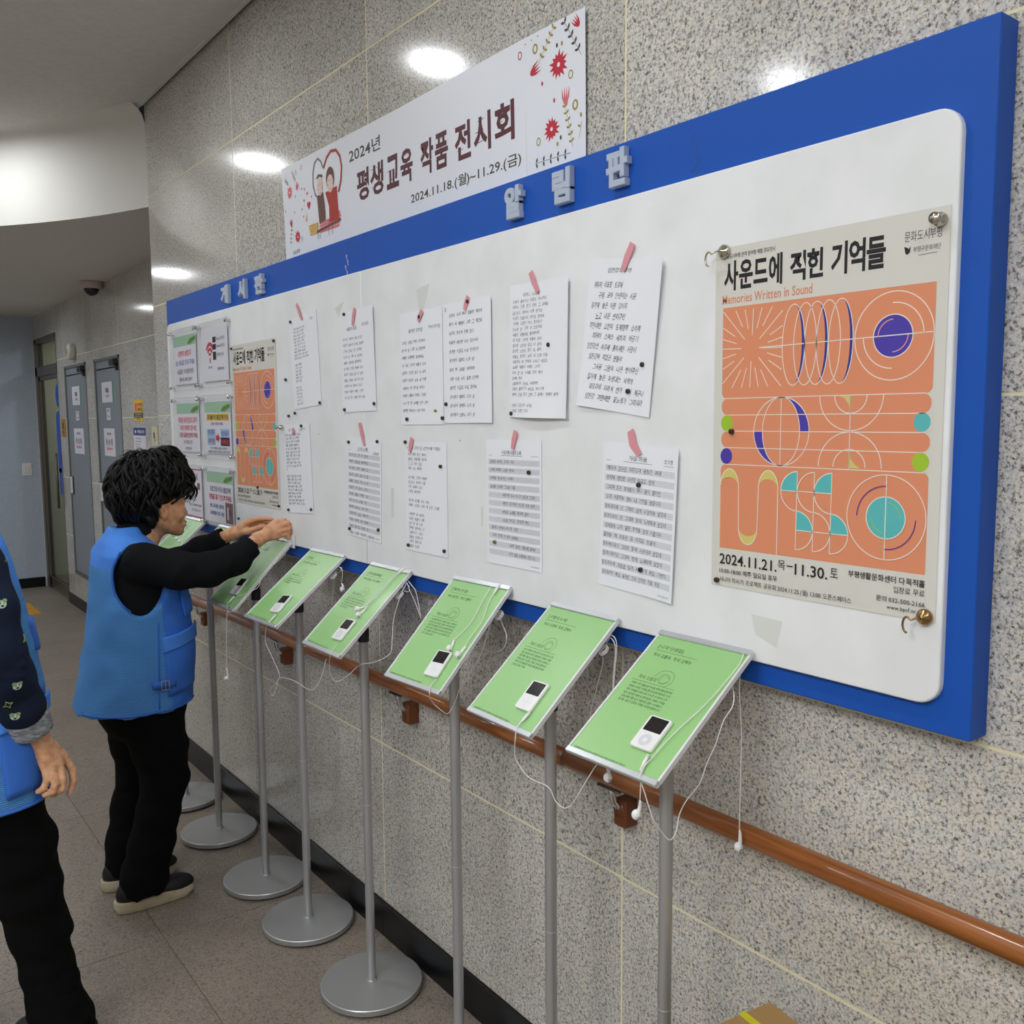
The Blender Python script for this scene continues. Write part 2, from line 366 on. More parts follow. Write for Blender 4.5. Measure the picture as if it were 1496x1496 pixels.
# recessed hall wall with an opening for the glass door
DY0, DY1, DZ = 9.03, 10.05, 2.43
wh = MB(); wh.box(XR+.021, XR+.2, 4.62, DY0, 0, 2.8, M_grout)
for y0_, y1_, z0_, z1_ in ((4.62, 6.945, 0, 2.8), (7.68, 7.955, 0, 2.8), (8.735, DY0, 0, 2.8), (6.945, 7.68, 2.108, 2.8), (7.955, 8.735, 2.108, 2.8), (6.945, 7.68, 0, .305), (7.955, 8.735, 0, .305)): wh.box(XR-.0116, XR+.021, y0_, y1_, z0_, z1_, M_grout)
wh.box(XR-.0116, XR+.2, DY0, DY1, DZ, 2.8, M_grout); wh.box(XR-.0116, XR+.2, DY1, 10.2, 0, 2.8, M_grout)
wall_hall = struct(wh.build('wall_hall'))
D2, D1 = (6.945, 7.68), (7.955, 8.735); PZ0, PZ1 = .305, 2.108
ys = [4.645, 5.80, D2[0], D2[1], D1[0], D1[1], DY0]
for a in range(len(ys)-1):
    y0, y1 = ys[a], ys[a+1]; isd = (y0, y1) in (D2, D1)
    for z0, z1 in ((.10, PZ0), (PZ0, .63), (.63, 1.145), (1.145, 1.66), (1.66, 2.18), (2.18, 2.68)):
        if isd and z0 >= PZ0 and z1 < 2.1: continue
        if isd and z0 == 1.66: z0 = PZ1
        if not isd and z0 == .10: z1 = .63
        if not isd and z0 == PZ0: continue
        gtile(wall_hall, XR-.012, y0, y1, z0, z1)
gtile(wall_hall, XR-.012, DY0, DY1+.01, DZ, 2.68)
bb = MB(); bb.cbox(XR-.022, XR-.010, 4.645, DY0, 0, .098, .0008, M_base); struct(bb.build('baseboard_hall'))
# back wall and the rest of the shell
b = MB(); b.box(-5.2, XR+1.4, YB, YB+.15, 0, 3.3, M_bluewall); struct(b.build('wall_back'))
b = MB(); b.cbox(-5.0, XR-.03, YB-.012, YB, 0, .098, .001, M_base); struct(b.build('baseboard_back'))
b = MB(); b.box(-5.2, -5.0, -3.2, YB+.1, 0, 3.3, M_wallpale); struct(b.build('wall_left'))
b = MB(); b.box(-5.2, XR+.1, -3.2, -3.0, 0, 3.3, M_wallpale); struct(b.build('wall_front'))
b = MB(); b.box(XR+1.3, XR+1.4, 8.0, YB+.1, 0, 3.0, M_wallpale); b.box(XR+.2, XR+1.4, 8.0, 8.1, 0, 3.0, M_wallpale); b.box(XR+.2, XR+1.4, 8.0, YB+.1, 2.6, 2.7, M_ceil); struct(b.build('wall_washroom'))
# high ceiling
b = MB(); b.box(-5.2, .047, -3.2, 8.0, HC, HC+.1, M_ceil); b.box(.047, .30, -3.2, 5.1, HC+.02, HC+.1, M_gap); struct(b.build('ceiling'))
b = MB(); b.box(.030, .046, -3.0, 4.62, HC-.004, HC, M_ceil2); struct(b.build('trim_1'))
# curved fascia stepping down to the low ceiling
CX, CY, CR = -2.94, 3.52, 3.2
arc = [(CX + CR*cos(radians(t)), CY + CR*sin(radians(t))) for t in np.linspace(20.3, 135, 56)]
arc[0] = (.0605, 4.632)
b = MB(); prof = [(.0, LC-.0), (.0, HC-.10), (.004, HC-.07), (.015, HC-.04), (.035, HC-.018), (.06, HC-.004), (.085, HC+.001)]
V = []
for (x, y) in arc:
    dx, dy = CX-x, CY-y; l = sqrt(dx*dx+dy*dy); V += [(x+dx/l*o_, y+dy/l*o_, z) for o_, z in prof]
n = len(prof); b.add(V, [(i*n+j, i*n+j+1, (i+1)*n+j+1, (i+1)*n+j) for i in range(len(arc)-1) for j in range(n-1)], M_ceil2, True)
fas = struct(b.build('trim_2'))
b = MB(); V = []; 
for (x, y) in arc: V += [(x, y, LC), (x, YB+.05 if x > -5 else YB, LC), (x, y, LC+.06), (x, YB+.05, LC+.06)]
b.add(V, [(i*4, i*4+1, (i+1)*4+1, (i+1)*4) for i in range(len(arc)-1)] + [(i*4+2, (i+1)*4+2, (i+1)*4+3, i*4+3) for i in range(len(arc)-1)], M_ceil)
b.add([(.0605, 4.632, LC), (XR+.02, 4.632, LC), (XR+.02, YB+.05, LC), (.0605, YB+.05, LC)], [(0, 3, 2, 1)], M_ceil)
struct(b.build('ceiling_low'))
# ceiling downlights
M_lamp = mat('lamp_glow', 'ffffff', .5, emit=LAMP)
M_ring = mat('lamp_ring', 'e8e8e6', .4)
def downlight(x, y, z, label, r=.075):
    e = empty('downlight', (x, y, z), label, 'ceiling light', 'round ceiling downlights')
    b = MB(); b.lathe([(r+.018, 0), (r+.016, -.006), (r+.002, -.008), (r, -.002), (r, 0)], (x, y, z), m=M_ring); b.build('ring', e)
    b = MB(); b.lathe([(r, -.001), (r*.5, -.0015), (.0001, -.0016)], (x, y, z), m=M_lamp); b.build('diffuser', e)
ORD = ['first', 'second', 'third', 'fourth', 'fifth', 'sixth', 'seventh']
for k in range(-2, 2):
    if k < 1: downlight(-.76, 3.36+1.87*k, HC, 'round white ceiling downlight, %s in the row nearest the granite wall' % ORD[k+2])
    downlight(-2.13, 2.64+1.87*k, HC, 'round white ceiling downlight, %s in the middle row of the lobby' % ORD[k+2])
    if k < 1: downlight(-3.5, 3.36+1.87*k, HC, 'round white ceiling downlight, %s in the row furthest from the granite wall' % ORD[k+2])
downlight(-.73, 5.21, HC, 'round white ceiling downlight close to the curved white fascia')
for kk, (x, y) in enumerate(((-.62, 6.56), (-.23, 8.63), (-2.2, 8.3), (-3.9, 7.4), (-1.7, 6.9), (-1.75, 9.2), (-3.0, 9.0))): downlight(x, y, LC, 'round white downlight, %s along the low hall ceiling, later ones added as fill' % ORD[kk], .055 if kk == 1 else .075)  # later lamps in this list are added to brighten the dim hall
downlight(XR+.75, 9.3, 2.6, 'round downlight added to brighten the washroom behind the glass door')  # lamp added so the door glass does not look dark
M_fill = mat('fill_panel_glow', 'ffffff', .5, emit=PANEL)
for x, y in ((-3.0, -1.0), (-3.0, .9)):  # glowing panels added out of view as soft fill light
    e = empty('fill_panel', (x, y, HC), 'unseen square ceiling panel added as fill light, %s one' % ('rear' if y < 0 else 'front'), 'ceiling light', 'square fill panels added on the ceiling')
    b = MB(); b.box(x-.62, x+.62, y-.62, y+.62, HC-.012, HC, M_ring); b.build('frame', e)
    b = MB(); b.box(x-.6, x+.6, y-.6, y+.6, HC-.014, HC-.0125, M_fill); b.build('diffuser', e)
# ------------------------------------------------------------------ notice board
U_, D_ = (0, -1, 0), (0, 0, -1)          # on the wall: u runs towards the camera (-y), v runs down
bd = empty('notice_board', (.03, 2.45, 1.66), 'long wall-mounted white notice board with a thick bright blue frame', 'notice board')
BY0, BY1, BZ0, BZ1, SEAM = .626, 4.272, 1.162, 2.166, 2.415
b = MB(); b.cbox(.012, .0602, BY0, SEAM-.0004, BZ0, BZ1, .0015, M_blue); b.cbox(.012, .0602, SEAM+.0004, BY1, BZ0, BZ1, .0015, M_blue)
b.build('frame', bd)
def slab(y0, y1, z0, z1, x0, x1, r, m, name, par, bev=.0025):
    """board with rounded corners; r for the four corners seen from the front (TL, TR, BR, BL)"""
    o = rr(-y1*1000, -z1*1000, -y0*1000, -z0*1000, [q*1000 for q in r]); o = [(-u/1000, -v/1000) for u, v in o]
    n = len(o); b = MB(); cy = sum(p[0] for p in o)/n; cz = sum(p[1] for p in o)/n
    def ring(x, ins):
        R = []
        for y, z in o:
            R.append((x, y-ins*(1 if y > cy else -1), z-ins*(1 if z > cz else -1)))
        return R
    vs = ring(x1, 0) + ring(x0+bev, 0) + ring(x0+bev*.3, bev*.3) + ring(x0, bev)
    fs = [(k*n+i, k*n+(i+1) % n, (k+1)*n+(i+1) % n, (k+1)*n+i) for k in range(3) for i in range(n)]
    b.add(vs, fs, m, True); b.add(vs[3*n:], [tuple(range(n))], m)
    return b.build(name, par)
slab(.668, SEAM-.0004, 1.205, 2.058, 0, .0125, (0, .035, .035, 0), M_white, 'white_panel', bd)
slab(SEAM+.0004, 4.243, 1.205, 2.058, 0, .0125, (.035, 0, 0, .035), M_white, 'white_panel', bd)
def raised(body, y0, y1, z0, z1, label):
    """chunky raised letter between y1 (left) and y0 (right)"""
    c = bpy.data.curves.new('l', 'FONT'); c.body = body; c.resolution_u = 3; c.offset = .032; c.extrude = .05; c.bevel_depth = .028; c.bevel_resolution = 2
    o = bpy.data.objects.new('l', c); m = o.to_mesh(); P = [v.co.copy() for v in m.vertices]; F = [tuple(p.vertices) for p in m.polygons]; o.to_mesh_clear(); bpy.data.objects.remove(o)
    xs = [p.x for p in P]; ys_ = [p.y for p in P]; zs = [p.z for p in P]
    x0, x1, a0, a1, q0, q1 = min(xs), max(xs), min(ys_), max(ys_), min(zs), max(zs)
    b = MB(); b.add([(.012 - (p.z-q0)/(q1-q0)*.016, y1 - (p.x-x0)/(x1-x0)*(y1-y0), z0 + (p.y-a0)/(a1-a0)*(z1-z0)) for p in P], F, M_letter)
    t = b.build('raised_letter'); tag(t, label, 'letter', 'raised letters on the blue frame')
raised('게', 3.468, 3.545, 2.075, 2.146, 'raised grey plastic syllable 게, first of the left heading on the blue frame')
raised('시', 3.297, 3.366, 2.075, 2.146, 'raised grey plastic syllable 시, middle of the left heading on the blue frame')
raised('판', 3.130, 3.204, 2.075, 2.144, 'raised grey plastic syllable 판, last of the left heading on the blue frame')
raised('알', 1.654, 1.716, 2.078, 2.150, 'raised grey plastic syllable 알, first of the right heading below the banner')
raised('림', 1.489, 1.547, 2.080, 2.152, 'raised grey plastic syllable 림, middle of the right heading on the blue frame')
raised('판', 1.320, 1.380, 2.081, 2.154, 'raised grey plastic syllable 판, last of the right heading beside the banner corner')
# scuffs and torn tape left on the board
M_scuff = mat('old_tape_residue', 'e1e2de', .6); M_blk2 = mat('blue_mark', '17479a', .5); M_lil = mat('torn_paper_scrap', 'b8b0d8', .7)
s = Sheet((.012, 4.27, 2.166), U_, D_)
for cu, cv in ((1745, 45), (1752, 62), (1738, 75), (1747, 92)):
    s.poly([(cu, cv), (cu+9, cv+3), (cu+6, cv+12), (cu+12, cv+17), (cu+3, cv+15)], M_lil)
s.line([(3108, 28), (3100, 40), (3116, 52), (3108, 64), (3122, 78), (3103, 92)], 4, M_blk2)
s.line([(3098, 92), (3125, 95)], 3, M_blk2)
s.build('tape_residue', bd)['kind'] = 'stuff'
s = Sheet((0, 4.243, 2.058), U_, D_, gap=.00015)
for pts in ([(2135, 88), (2200, 80), (2160, 165), (2150, 150)], [(1660, 90), (1720, 75), (1685, 120)], [(1980, 620), (1996, 618), (1990, 700), (1978, 705)], [(2420, 640), (2428, 640), (2424, 690), (2418, 688)], [(3235, 770), (3300, 772), (3290, 820), (3245, 805)], [(3395, 640), (3430, 620), (3440, 690), (3410, 700)]):
    s.poly(pts, M_scuff)
for u, v in ((2590, 250), (2605, 330), (1805, 180), (2330, 480), (2600, 420), (2085, 560), (3010, 160), (1520, 470)): s.ell(u, v, 2, 2, M_txt2, 8)
s.build('tape_residue', bd)['kind'] = 'stuff'

# ------------------------------------------------------------------ printed exhibition poster (two copies)
def poster_art(s, full=True):
    R = s
    R.text('사운드에', 19, 24, 140, 75, M_ink, .03); R.text('적힌', 155, 27, 217, 74, M_ink, .03); R.text('기억들', 231, 24, 323, 74, M_ink, .03)
    R.text('문화도시부평 관객 참여형 체험 공유전시', 18, 12, 125, 20, M_txt2, .01)
    R.text('Memories Written in Sound', 16, 81, 198, 97, M_or, .012)
    R.text('문화도시부평', 352, 27, 408, 42, M_txt2, -.01); R.text('부평구문화재단', 366, 50, 407, 58, M_txt2, 0)
    R.poly([(352, 48), (354, 58), (357, 60), (361, 57), (362, 48), (359, 52), (357, 50)], M_ink); R.line([(374, 63), (402, 62)], .8, M_txt2)
    R.poly(rr(18, 103, 403, 260, (0, 0, 10, 10)), M_or)
    for v0, v1 in ((260, 289), (289, 317), (317, 346), (346, 375)):
        R.poly(rr(18, v0+.2, 402, v1-.2, 13), M_or)
    R.poly(rr(18, 375.5, 402, 525, (10, 10, 0, 0)), M_or)
    R.up()
    for cu, cv, m in ((30, 303, M_lime), (30, 361, M_ind), (389, 302, M_teal), (389, 360, M_lime)):
        R.rect(cu-13 if cu < 200 else cu-1, cv-14, cu+1 if cu < 200 else cu+14, cv+14, M_poster)
    R.up()
    for cu, cv, m in ((30, 303, M_lime), (30, 361, M_ind), (389, 302, M_teal), (389, 360, M_lime)): R.ell(cu, cv, 13, 14, m)
    for v in (260, 289, 317, 346, 375.5): R.line([(26, v), (394, v)], 1.3, M_w)
    for k in range(24):                                      # burst
        a = radians(k*15 + 2); c_, s_ = cos(a), sin(a); t = min(62/abs(c_) if abs(c_) > 1e-3 else 999, 66/abs(s_) if abs(s_) > 1e-3 else 999)
        L0 = 22 if k % 6 == 3 or k % 6 == 0 else (34 if k % 2 else 42)
        R.line([(81+c_*L0, 176+s_*L0), (81+c_*t, 176+s_*t)], 1.3, M_w)
    for cx in (165, 208, 252):                               # coils: filled crescents
        o = [(cx + 21*cos(radians(a)), 176 + 65*sin(radians(a))) for a in range(-78, 79, 6)]
        i_ = [(cx + 16*cos(radians(a)), 176 + 65*sin(radians(a))) for a in range(78, -79, -6)]
        R.mb.add([R.P(*p) for p in o] + [R.P(*p) for p in i_[::-1]], [(k, len(o)+k, len(o)+k+1, k+1) for k in range(len(o)-1)], M_navy)
    R.ell(339, 174.5, 31.5, 31.5, M_ind, 40)
    R.up()
    for cx in (165, 187, 208, 230, 252): R.arc(cx, 176, 21.5, 65.5, 1.4, M_w, n=40)
    R.line([(97, 176), (403, 173)], 1.5, M_w)
    R.arc(339.5, 174.5, 63, 65, 1.5, M_w, n=56); R.arc(339, 174.5, 31.5, 31.5, 1.5, M_w)
    R.arc(339, 174, 48, 48, 1.5, M_w, -92, 0, 16); R.arc(339, 174, 48, 48, 1.5, M_w, 90, 180, 16)
    R.arc(339, 174, 24, 24, 1.5, M_pinkl, -90, -182, 12); R.arc(339, 174, 24, 24, 1.5, M_pinkl, 90, 0, 12)
    # globe
    for q, (a0, a1) in enumerate(((-88, 0), (92, 180))):
        n = 12; A = [a0+(a1-a0)*k/n for k in range(n+1)]
        o = [(144+55*cos(radians(a)), 317+57*sin(radians(a))) for a in A]; i_ = [(144+37*cos(radians(a)), 317+57*sin(radians(a))) for a in A]
        R.mb.add([R.P(*p) for p in o] + [R.P(*p) for p in i_], [(k, len(o)+k, len(o)+k+1, k+1) for k in range(n)], M_ind)
    R.up(); R.arc(144, 317, 55, 57, 1.4, M_w, n=48); R.arc(144, 317, 37, 57, 1.4, M_w, n=48); R.line([(144, 260), (144, 375)], 1.3, M_w); R.line([(89, 317), (199, 317)], 1.3, M_w); R.line([(96, 289), (192, 289)], 1.3, M_w); R.line([(96, 346), (192, 346)], 1.3, M_w)
    # half circles
    for cv, sg in ((260, 1), (372, -1)):
        for rr_ in (28, 55): R.arc(272.5, cv, rr_, rr_, 1.4, M_w, 0, 180*sg, 24)
    R.line([(272.5, 260), (272.5, 374)], 1.3, M_w)
    R.poly([(272.5, 261), (252, 261), (262, 265), (270, 275), (272.5, 286)], M_yel); R.poly([(272.5, 373), (293, 373), (283, 368), (275, 358), (272.5, 347)], M_yel)
    # the U wave
    def cres(cu, cv, r, r2, sg, m):
        A = [180+180*k/14 for k in range(15)]
        o = [(cu+r*cos(radians(a)), cv+sg*r*1.5*sin(radians(a))) for a in A]; i_ = [(cu+r*cos(radians(a)), cv+sg*r2*sin(radians(a))) for a in A]
        R.mb.add([R.P(*p) for p in (o+i_)], [(k, 15+k, 16+k, k+1) for k in range(14)], m)
    cres(38, 413, 20, 15, 1, M_yel); cres(121, 413, 20, 15, 1, M_yel); cres(79.5, 484, 20, 15, -1, M_yel)
    R.up()
    path = [(18.5+39.5/2-20*cos(radians(a))+0, 413-30*sin(radians(a))) for a in range(0, 181, 12)] + [(59.5+20-20*cos(radians(a)), 484+30*sin(radians(a))) for a in range(0, 181, 12)] + [(101+20-20*cos(radians(a)), 413-30*sin(radians(a))) for a in range(0, 181, 12)] + [(141, 525)]
    R.line(path, 1.5, M_w)
    # the S shapes
    for k, x in enumerate((179, 211.5, 243.5)):
        if k != 1: R.ell(x, 415, 32, 32, M_teal, 12, 180, 270, True)
        if k != 1: R.ell(x if k == 0 else x-.5, 479, 32, 32, M_teal, 12, -90, 0, True)
    R.up()
    for k, x in enumerate((179, 211.5, 243.5)):
        R.arc(x, 415, 32, 32.5, 1.5, M_w, 90, 270, 22); R.arc(x-1, 479.5, 32, 32, 1.5, M_w, -90, 90, 22)
        R.line([(x, 382), (x-1, 512)], 1.4, M_w)
    R.line([(147, 415), (243, 415)], 1.4, M_w); R.line([(179, 479.5), (275, 479)], 1.4, M_w)
    R.ell(337, 446, 32, 32, M_teal, 40); R.up()
    R.arc(336.5, 445.5, 64.5, 64.5, 1.5, M_w, n=56); R.arc(337, 446, 32, 32, 1.5, M_w); R.line([(337, 381), (337, 510)], 1.5, M_w)
    R.arc(337, 446, 48, 48, 1.6, M_pur, 180, 270, 16); R.arc(337, 446, 48, 48, 1.6, M_pur, 0, 90, 16); R.arc(337, 446, 24, 24, 1.3, M_lime, -80, 0, 10); R.arc(337, 446, 24, 24, 1.3, M_lime, 100, 180, 10)
    # captions
    R.text('2024.11.21.', 19, 535, 142, 554, M_ink, .012); R.text('목', 144, 533, 159, 549, M_ink, 0); R.line([(162, 541), (174, 541)], 2, M_ink); R.text('11.30.', 178, 535, 240, 554, M_ink, .012); R.text('토', 245, 534, 259, 549, M_ink, 0)
    R.text('10:00-18:00 매주 일요일 휴무', 19, 561, 143, 571, M_txt2, .01); R.text('시니어 작사가 프로젝트 공유회 2024.11.25.(월) 13:00 오픈스페이스', 19, 577, 284, 588, M_ink, .006)
    R.text('부평생활문화센터 다목적홀', 277, 533, 403, 544, M_ink, .02); R.text('입장료 무료', 354, 548, 403, 558, M_ink, 0); R.text('문의 032-500-2166', 326, 565, 404, 574, M_txt2, .01); R.text('www.bpcf.or.kr', 344, 578, 402, 586, M_txt2, .01)
def sheet_paper(name, s, w_, h_, m, par, nu=21, nv=24, thick=.0004):
    """curved sheet of paper with real thickness"""
    b = MB(); vs = [s.P(w_*i/nu, h_*j/nv, 0) for j in range(nv+1) for i in range(nu+1)]; k = len(vs)
    vs2 = [s.P(w_*i/nu, h_*j/nv, -thick) for j in range(nv+1) for i in range(nu+1)]
    q = lambda i, j: j*(nu+1)+i
    fs = [(q(i, j), q(i, j+1), q(i+1, j+1), q(i+1, j)) for j in range(nv) for i in range(nu)]
    fb = [tuple(k+x for x in f[::-1]) for f in fs]
    ed = [q(i, 0) for i in range(nu+1)] + [q(nu, j) for j in range(1, nv+1)] + [q(i, nv) for i in range(nu-1, -1, -1)] + [q(0, j) for j in range(nv-1, 0, -1)]
    side = [(ed[i], ed[(i+1) % len(ed)], k+ed[(i+1) % len(ed)], k+ed[i]) for i in range(len(ed))]
    b.add(vs, fs, m, True); b.add(vs2, [f[::-1] for f in fs], m, True); b.add(vs+vs2, side, m); return b.build(name, par)
def poster(y, z, label, bend=None, x=-.0012):
    e = empty('poster', (x, y-.21, z-.297), label, 'poster', 'exhibition posters on the board')
    s = Sheet((x, y, z), U_, D_, bend=bend); sheet_paper('paper', s, 420, 594, M_poster, e)
    poster_art(s); s.build('print', e); return e
poster(1.0975, 1.9235, 'large cream exhibition poster with coral line-art panels, at the right end of the board')
poster(3.459, 1.914, 'identical coral exhibition poster further left, between the plastic notice holders and the handwritten sheets')

# ------------------------------------------------------------------ banner taped to the wall above the board
bn = empty('paper_banner', (.055, 2.27, 2.33), 'long white paper banner with red flowers and Korean title on the granite', 'banner')
def bbend(u, v): return .003*(1+sin(u/160.)) * (1-v/330.)**2 + .006*(1-v/330.)*max(0, 1-u/200.)
BL = 3.047
s = Sheet((.0535, BL, 2.482), U_, D_, bend=bbend); sheet_paper('paper', s, 1545, 316, M_banner, bn, 110, 24)
X = lambda y: (BL-y)*1000
Z = lambda z: (2.482-z)*1000
s.text('2024년', X(2.565), Z(2.438), X(2.378), Z(2.398), M_dk, .02)
for t, a, c in (('평', 2.522, 2.448), ('생', 2.440, 2.363), ('교', 2.345, 2.277), ('육', 2.268, 2.203), ('작', 2.162, 2.098), ('품', 2.090, 2.028), ('전', 1.996, 1.925), ('시', 1.912, 1.840), ('회', 1.825, 1.747)):
    s.text(t, X(a), Z(2.366), X(c), Z(2.276), M_maroon, .03)
    for k in range(3): s.line([(X(a)+3+random.random()*20, Z(2.35-k*.025)), (X(a)+30+random.random()*20, Z(2.352-k*.025))], 1.6, M_maroon)
s.text('2024.11.18.(월)~11.29.(금)', X(2.215), Z(2.243), X(1.724), Z(2.210), M_dk, .015)
def flower(cu, cv, r, m, n=14, seed=0):
    rnd = random.Random(seed); P = []
    for k in range(n*2):
        a = pi*k/n; q = r*(rnd.uniform(.85, 1.15) if k % 2 == 0 else .62); P.append((cu+q*cos(a), cv+q*sin(a)))
    for k in range(n): s.poly([(cu, cv), P[2*k-1], P[2*k], P[2*k+1]], m)
    s.up(); s.ell(cu, cv, r*.17, r*.17, M_banner, 10)
def leaf(u, v, a, l, w_, m):
    a = radians(a); du, dv = cos(a), -sin(a); s.poly([(u, v), (u+du*l*.4-dv*w_, v+dv*l*.4+du*w_), (u+du*l*.8-dv*w_*.6, v+dv*l*.8+du*w_*.6), (u+du*l, v+dv*l), (u+du*l*.8+dv*w_*.6, v+dv*l*.8-du*w_*.6), (u+du*l*.4+dv*w_, v+dv*l*.4-du*w_)], m)
def branch(p0, p1, n, m, l=11, w_=3.2, sweep=50):
    (u0, v0), (u1, v1) = p0, p1; s.line([p0, p1], .9, m); a = math.degrees(atan2(-(v1-v0), u1-u0))
    for k in range(n):
        t = (k+.2)/n; u, v = u0+(u1-u0)*t, v0+(v1-v0)*t; leaf(u, v, a+sweep, l, w_, m); leaf(u, v, a-sweep, l, w_, m)
def tulip(u, v, r, m, a=90):
    a = radians(a); 
    def T(x, y): return (u + r*(x*sin(a)+y*cos(a)), v + r*(x*cos(a)-y*sin(a)))
    s.poly([T(-.55, -.2), T(-.3, -.8), T(0, -1), T(.3, -.8), T(.55, -.2)], m)
    for x in (-.42, -.14, .14, .42): s.poly([T(x-.15, -.3), T(x*1.5, .9), T(x+.15, -.3)], m)
flower(X(1.588), Z(2.392), 30, M_red, 13, 1); flower(X(1.614), Z(2.264), 26, M_red, 13, 2)
tulip(X(1.667), Z(2.405), 20, M_red, 20); tulip(X(1.566), Z(2.322), 20, M_rose, 90); tulip(X(1.530), Z(2.462), 16, M_red, 130)
for y, z, r, m in ((1.721, 2.450, 8, M_red), (1.549, 2.361, 8, M_olive), (1.660, 2.248, 8, M_olive)): s.arc(X(y), Z(z), r*.8, r, 2.4, m, n=16)
for y, z in ((1.666, 2.448), (1.535, 2.295)): s.arc(X(y), Z(z), 7, 9, 4, M_olive, n=16)
for y, z, m in ((1.644, 2.368, M_red), (1.604, 2.322, M_red), (1.576, 2.432, M_olive), (1.592, 2.433, M_dk), (1.583, 2.239, M_dk), (1.594, 2.228, M_olive), (1.517, 2.270, M_olive)): s.ell(X(y), Z(z), 3.2, 5, m, 12)
branch((X(1.601), Z(2.474)), (X(1.654), Z(2.415)), 5, M_olive, 11, 3, -120); branch((X(1.568), Z(2.474)), (X(1.514), Z(2.390)), 5, M_dk, 13, 3.2, 130)
branch((X(1.568), Z(2.303)), (X(1.543), Z(2.210)), 6, M_olive, 10, 2.8, 120); branch((X(1.673), Z(2.203)), (X(1.550), Z(2.200)), 5, M_dk, 12, 3, 75); s.line([(X(1.514), Z(2.256)), (X(1.523), Z(2.223))], 1, M_olive)
leaf(X(1.518), Z(2.246), 150, 10, 3, M_olive)
for k in range(3): s.ell(X(1.70-.022*k), Z(2.468+.002*k), 2.6, 1.5, M_olive, 8)
# left border of the banner
flower(X(2.992), Z(2.395), 22, M_rose, 11, 3); flower(X(2.946), Z(2.243), 22, M_red, 11, 4)
tulip(X(2.932), Z(2.405), 15, M_rose, 60); tulip(X(2.992), Z(2.297), 15, M_red, 90)
branch((X(2.99), Z(2.285)), (X(3.005), Z(2.222)), 5, M_olive, 8, 2.4, 120); branch((X(2.965), Z(2.455)), (X(2.94), Z(2.42)), 4, M_olive, 8, 2, 120); branch((X(3.02), Z(2.44)), (X(2.995), Z(2.42)), 3, M_dk, 8, 2, 120)
branch((X(2.985), Z(2.195)), (X(2.93), Z(2.198)), 4, M_dk, 8, 2, 80)
for y, z, r, m in ((2.895, 2.456, 7, M_rose), (2.937, 2.449, 7, M_olive), (2.915, 2.232, 7, M_mauve)): s.arc(X(y), Z(z), r*.8, r, 1.6, m, n=14)
def heart(u, v, r, m): s.poly([(u, v+r), (u-r*.8, v), (u-r*.75, v-r*.5), (u-r*.35, v-r*.7), (u, v-r*.3), (u+r*.35, v-r*.7), (u+r*.75, v-r*.5), (u+r*.8, v)], m)
heart(X(2.853), Z(2.33), 15, M_red); heart(X(2.862), Z(2.368), 7, M_rose); heart(X(2.880), Z(2.385), 7, M_pinkl); heart(X(2.886), Z(2.35), 6, M_rose); heart(X(2.83), Z(2.352), 5, M_rose)
s.poly([(X(2.882), Z(2.282)), (X(2.872), Z(2.31)), (X(2.868), Z(2.282))], M_pinkl)
for y, z in ((2.95, 2.375), (2.96, 2.325), (2.9, 2.39), (2.905, 2.325), (2.895, 2.30), (3.03, 2.34)): s.ell(X(y), Z(z), 2, 4, M_maroon, 8)
# hugging couple whose arms make a heart
for k in range(4): s.poly(rr(X(2.86)+k*3, Z(2.265)+k*9, X(2.79), Z(2.265)+k*9+7, 3), M_gold)
for k in range(4): s.poly(rr(X(2.775), Z(2.262)+k*9, X(2.63)-k*4, Z(2.262)+k*9+7, 3), M_rose)
heart(X(2.65), Z(2.262), 20, M_rose); s.up()
hm = [(2.765, 2.330), (2.802, 2.352), (2.815, 2.385), (2.812, 2.42), (2.797, 2.448), (2.772, 2.458), (2.752, 2.445), (2.737, 2.422)]
s.line([(X(a), Z(c)) for a, c in hm], 7, M_mauve)
hw = [(2.640, 2.330), (2.622, 2.362), (2.614, 2.400), (2.622, 2.432), (2.645, 2.455), (2.680, 2.460), (2.710, 2.447), (2.735, 2.420)]
s.line([(X(a), Z(c)) for a, c in hw], 9, M_rust)
s.poly([(X(2.79), Z(2.345)), (X(2.745), Z(2.35)), (X(2.735), Z(2.29)), (X(2.735), Z(2.262)), (X(2.78), Z(2.258)), (X(2.785), Z(2.3))], M_brown)
s.poly([(X(2.73), Z(2.345)), (X(2.65), Z(2.35)), (X(2.648), Z(2.3)), (X(2.642), Z(2.25)), (X(2.708), Z(2.25)), (X(2.708), Z(2.3))], M_rust)
s.line([(X(2.80), Z(2.235)), (X(2.63), Z(2.247))], 8, M_brown)
for y in (2.792, 2.776, 2.712, 2.688): s.line([(X(y), Z(2.262)), (X(y+.003), Z(2.212))], 2.2, M_brown)
s.up(); s.ell(X(2.766), Z(2.372), 19, 29, M_skinp, 24); s.ell(X(2.693), Z(2.380), 28, 36, M_brown, 24); s.poly([(X(2.792), Z(2.398)), (X(2.775), Z(2.41)), (X(2.748), Z(2.404)), (X(2.742), Z(2.396))], M_brown)
s.up(); s.ell(X(2.694), Z(2.366), 22, 27, M_skinp, 24); s.up()
for y in (2.775, 2.757, 2.703, 2.685): s.ell(X(y), Z(2.376), 1.6, 2.2, M_ink, 8)
for y in (2.78, 2.751, 2.709, 2.677): s.ell(X(y), Z(2.364), 4, 4, M_pinkl, 10)
for y in (2.766, 2.694): s.line([(X(y)-4, Z(2.352)), (X(y), Z(2.349)), (X(y)+4, Z(2.352))], 1, M_rust)
s.build('print', bn)
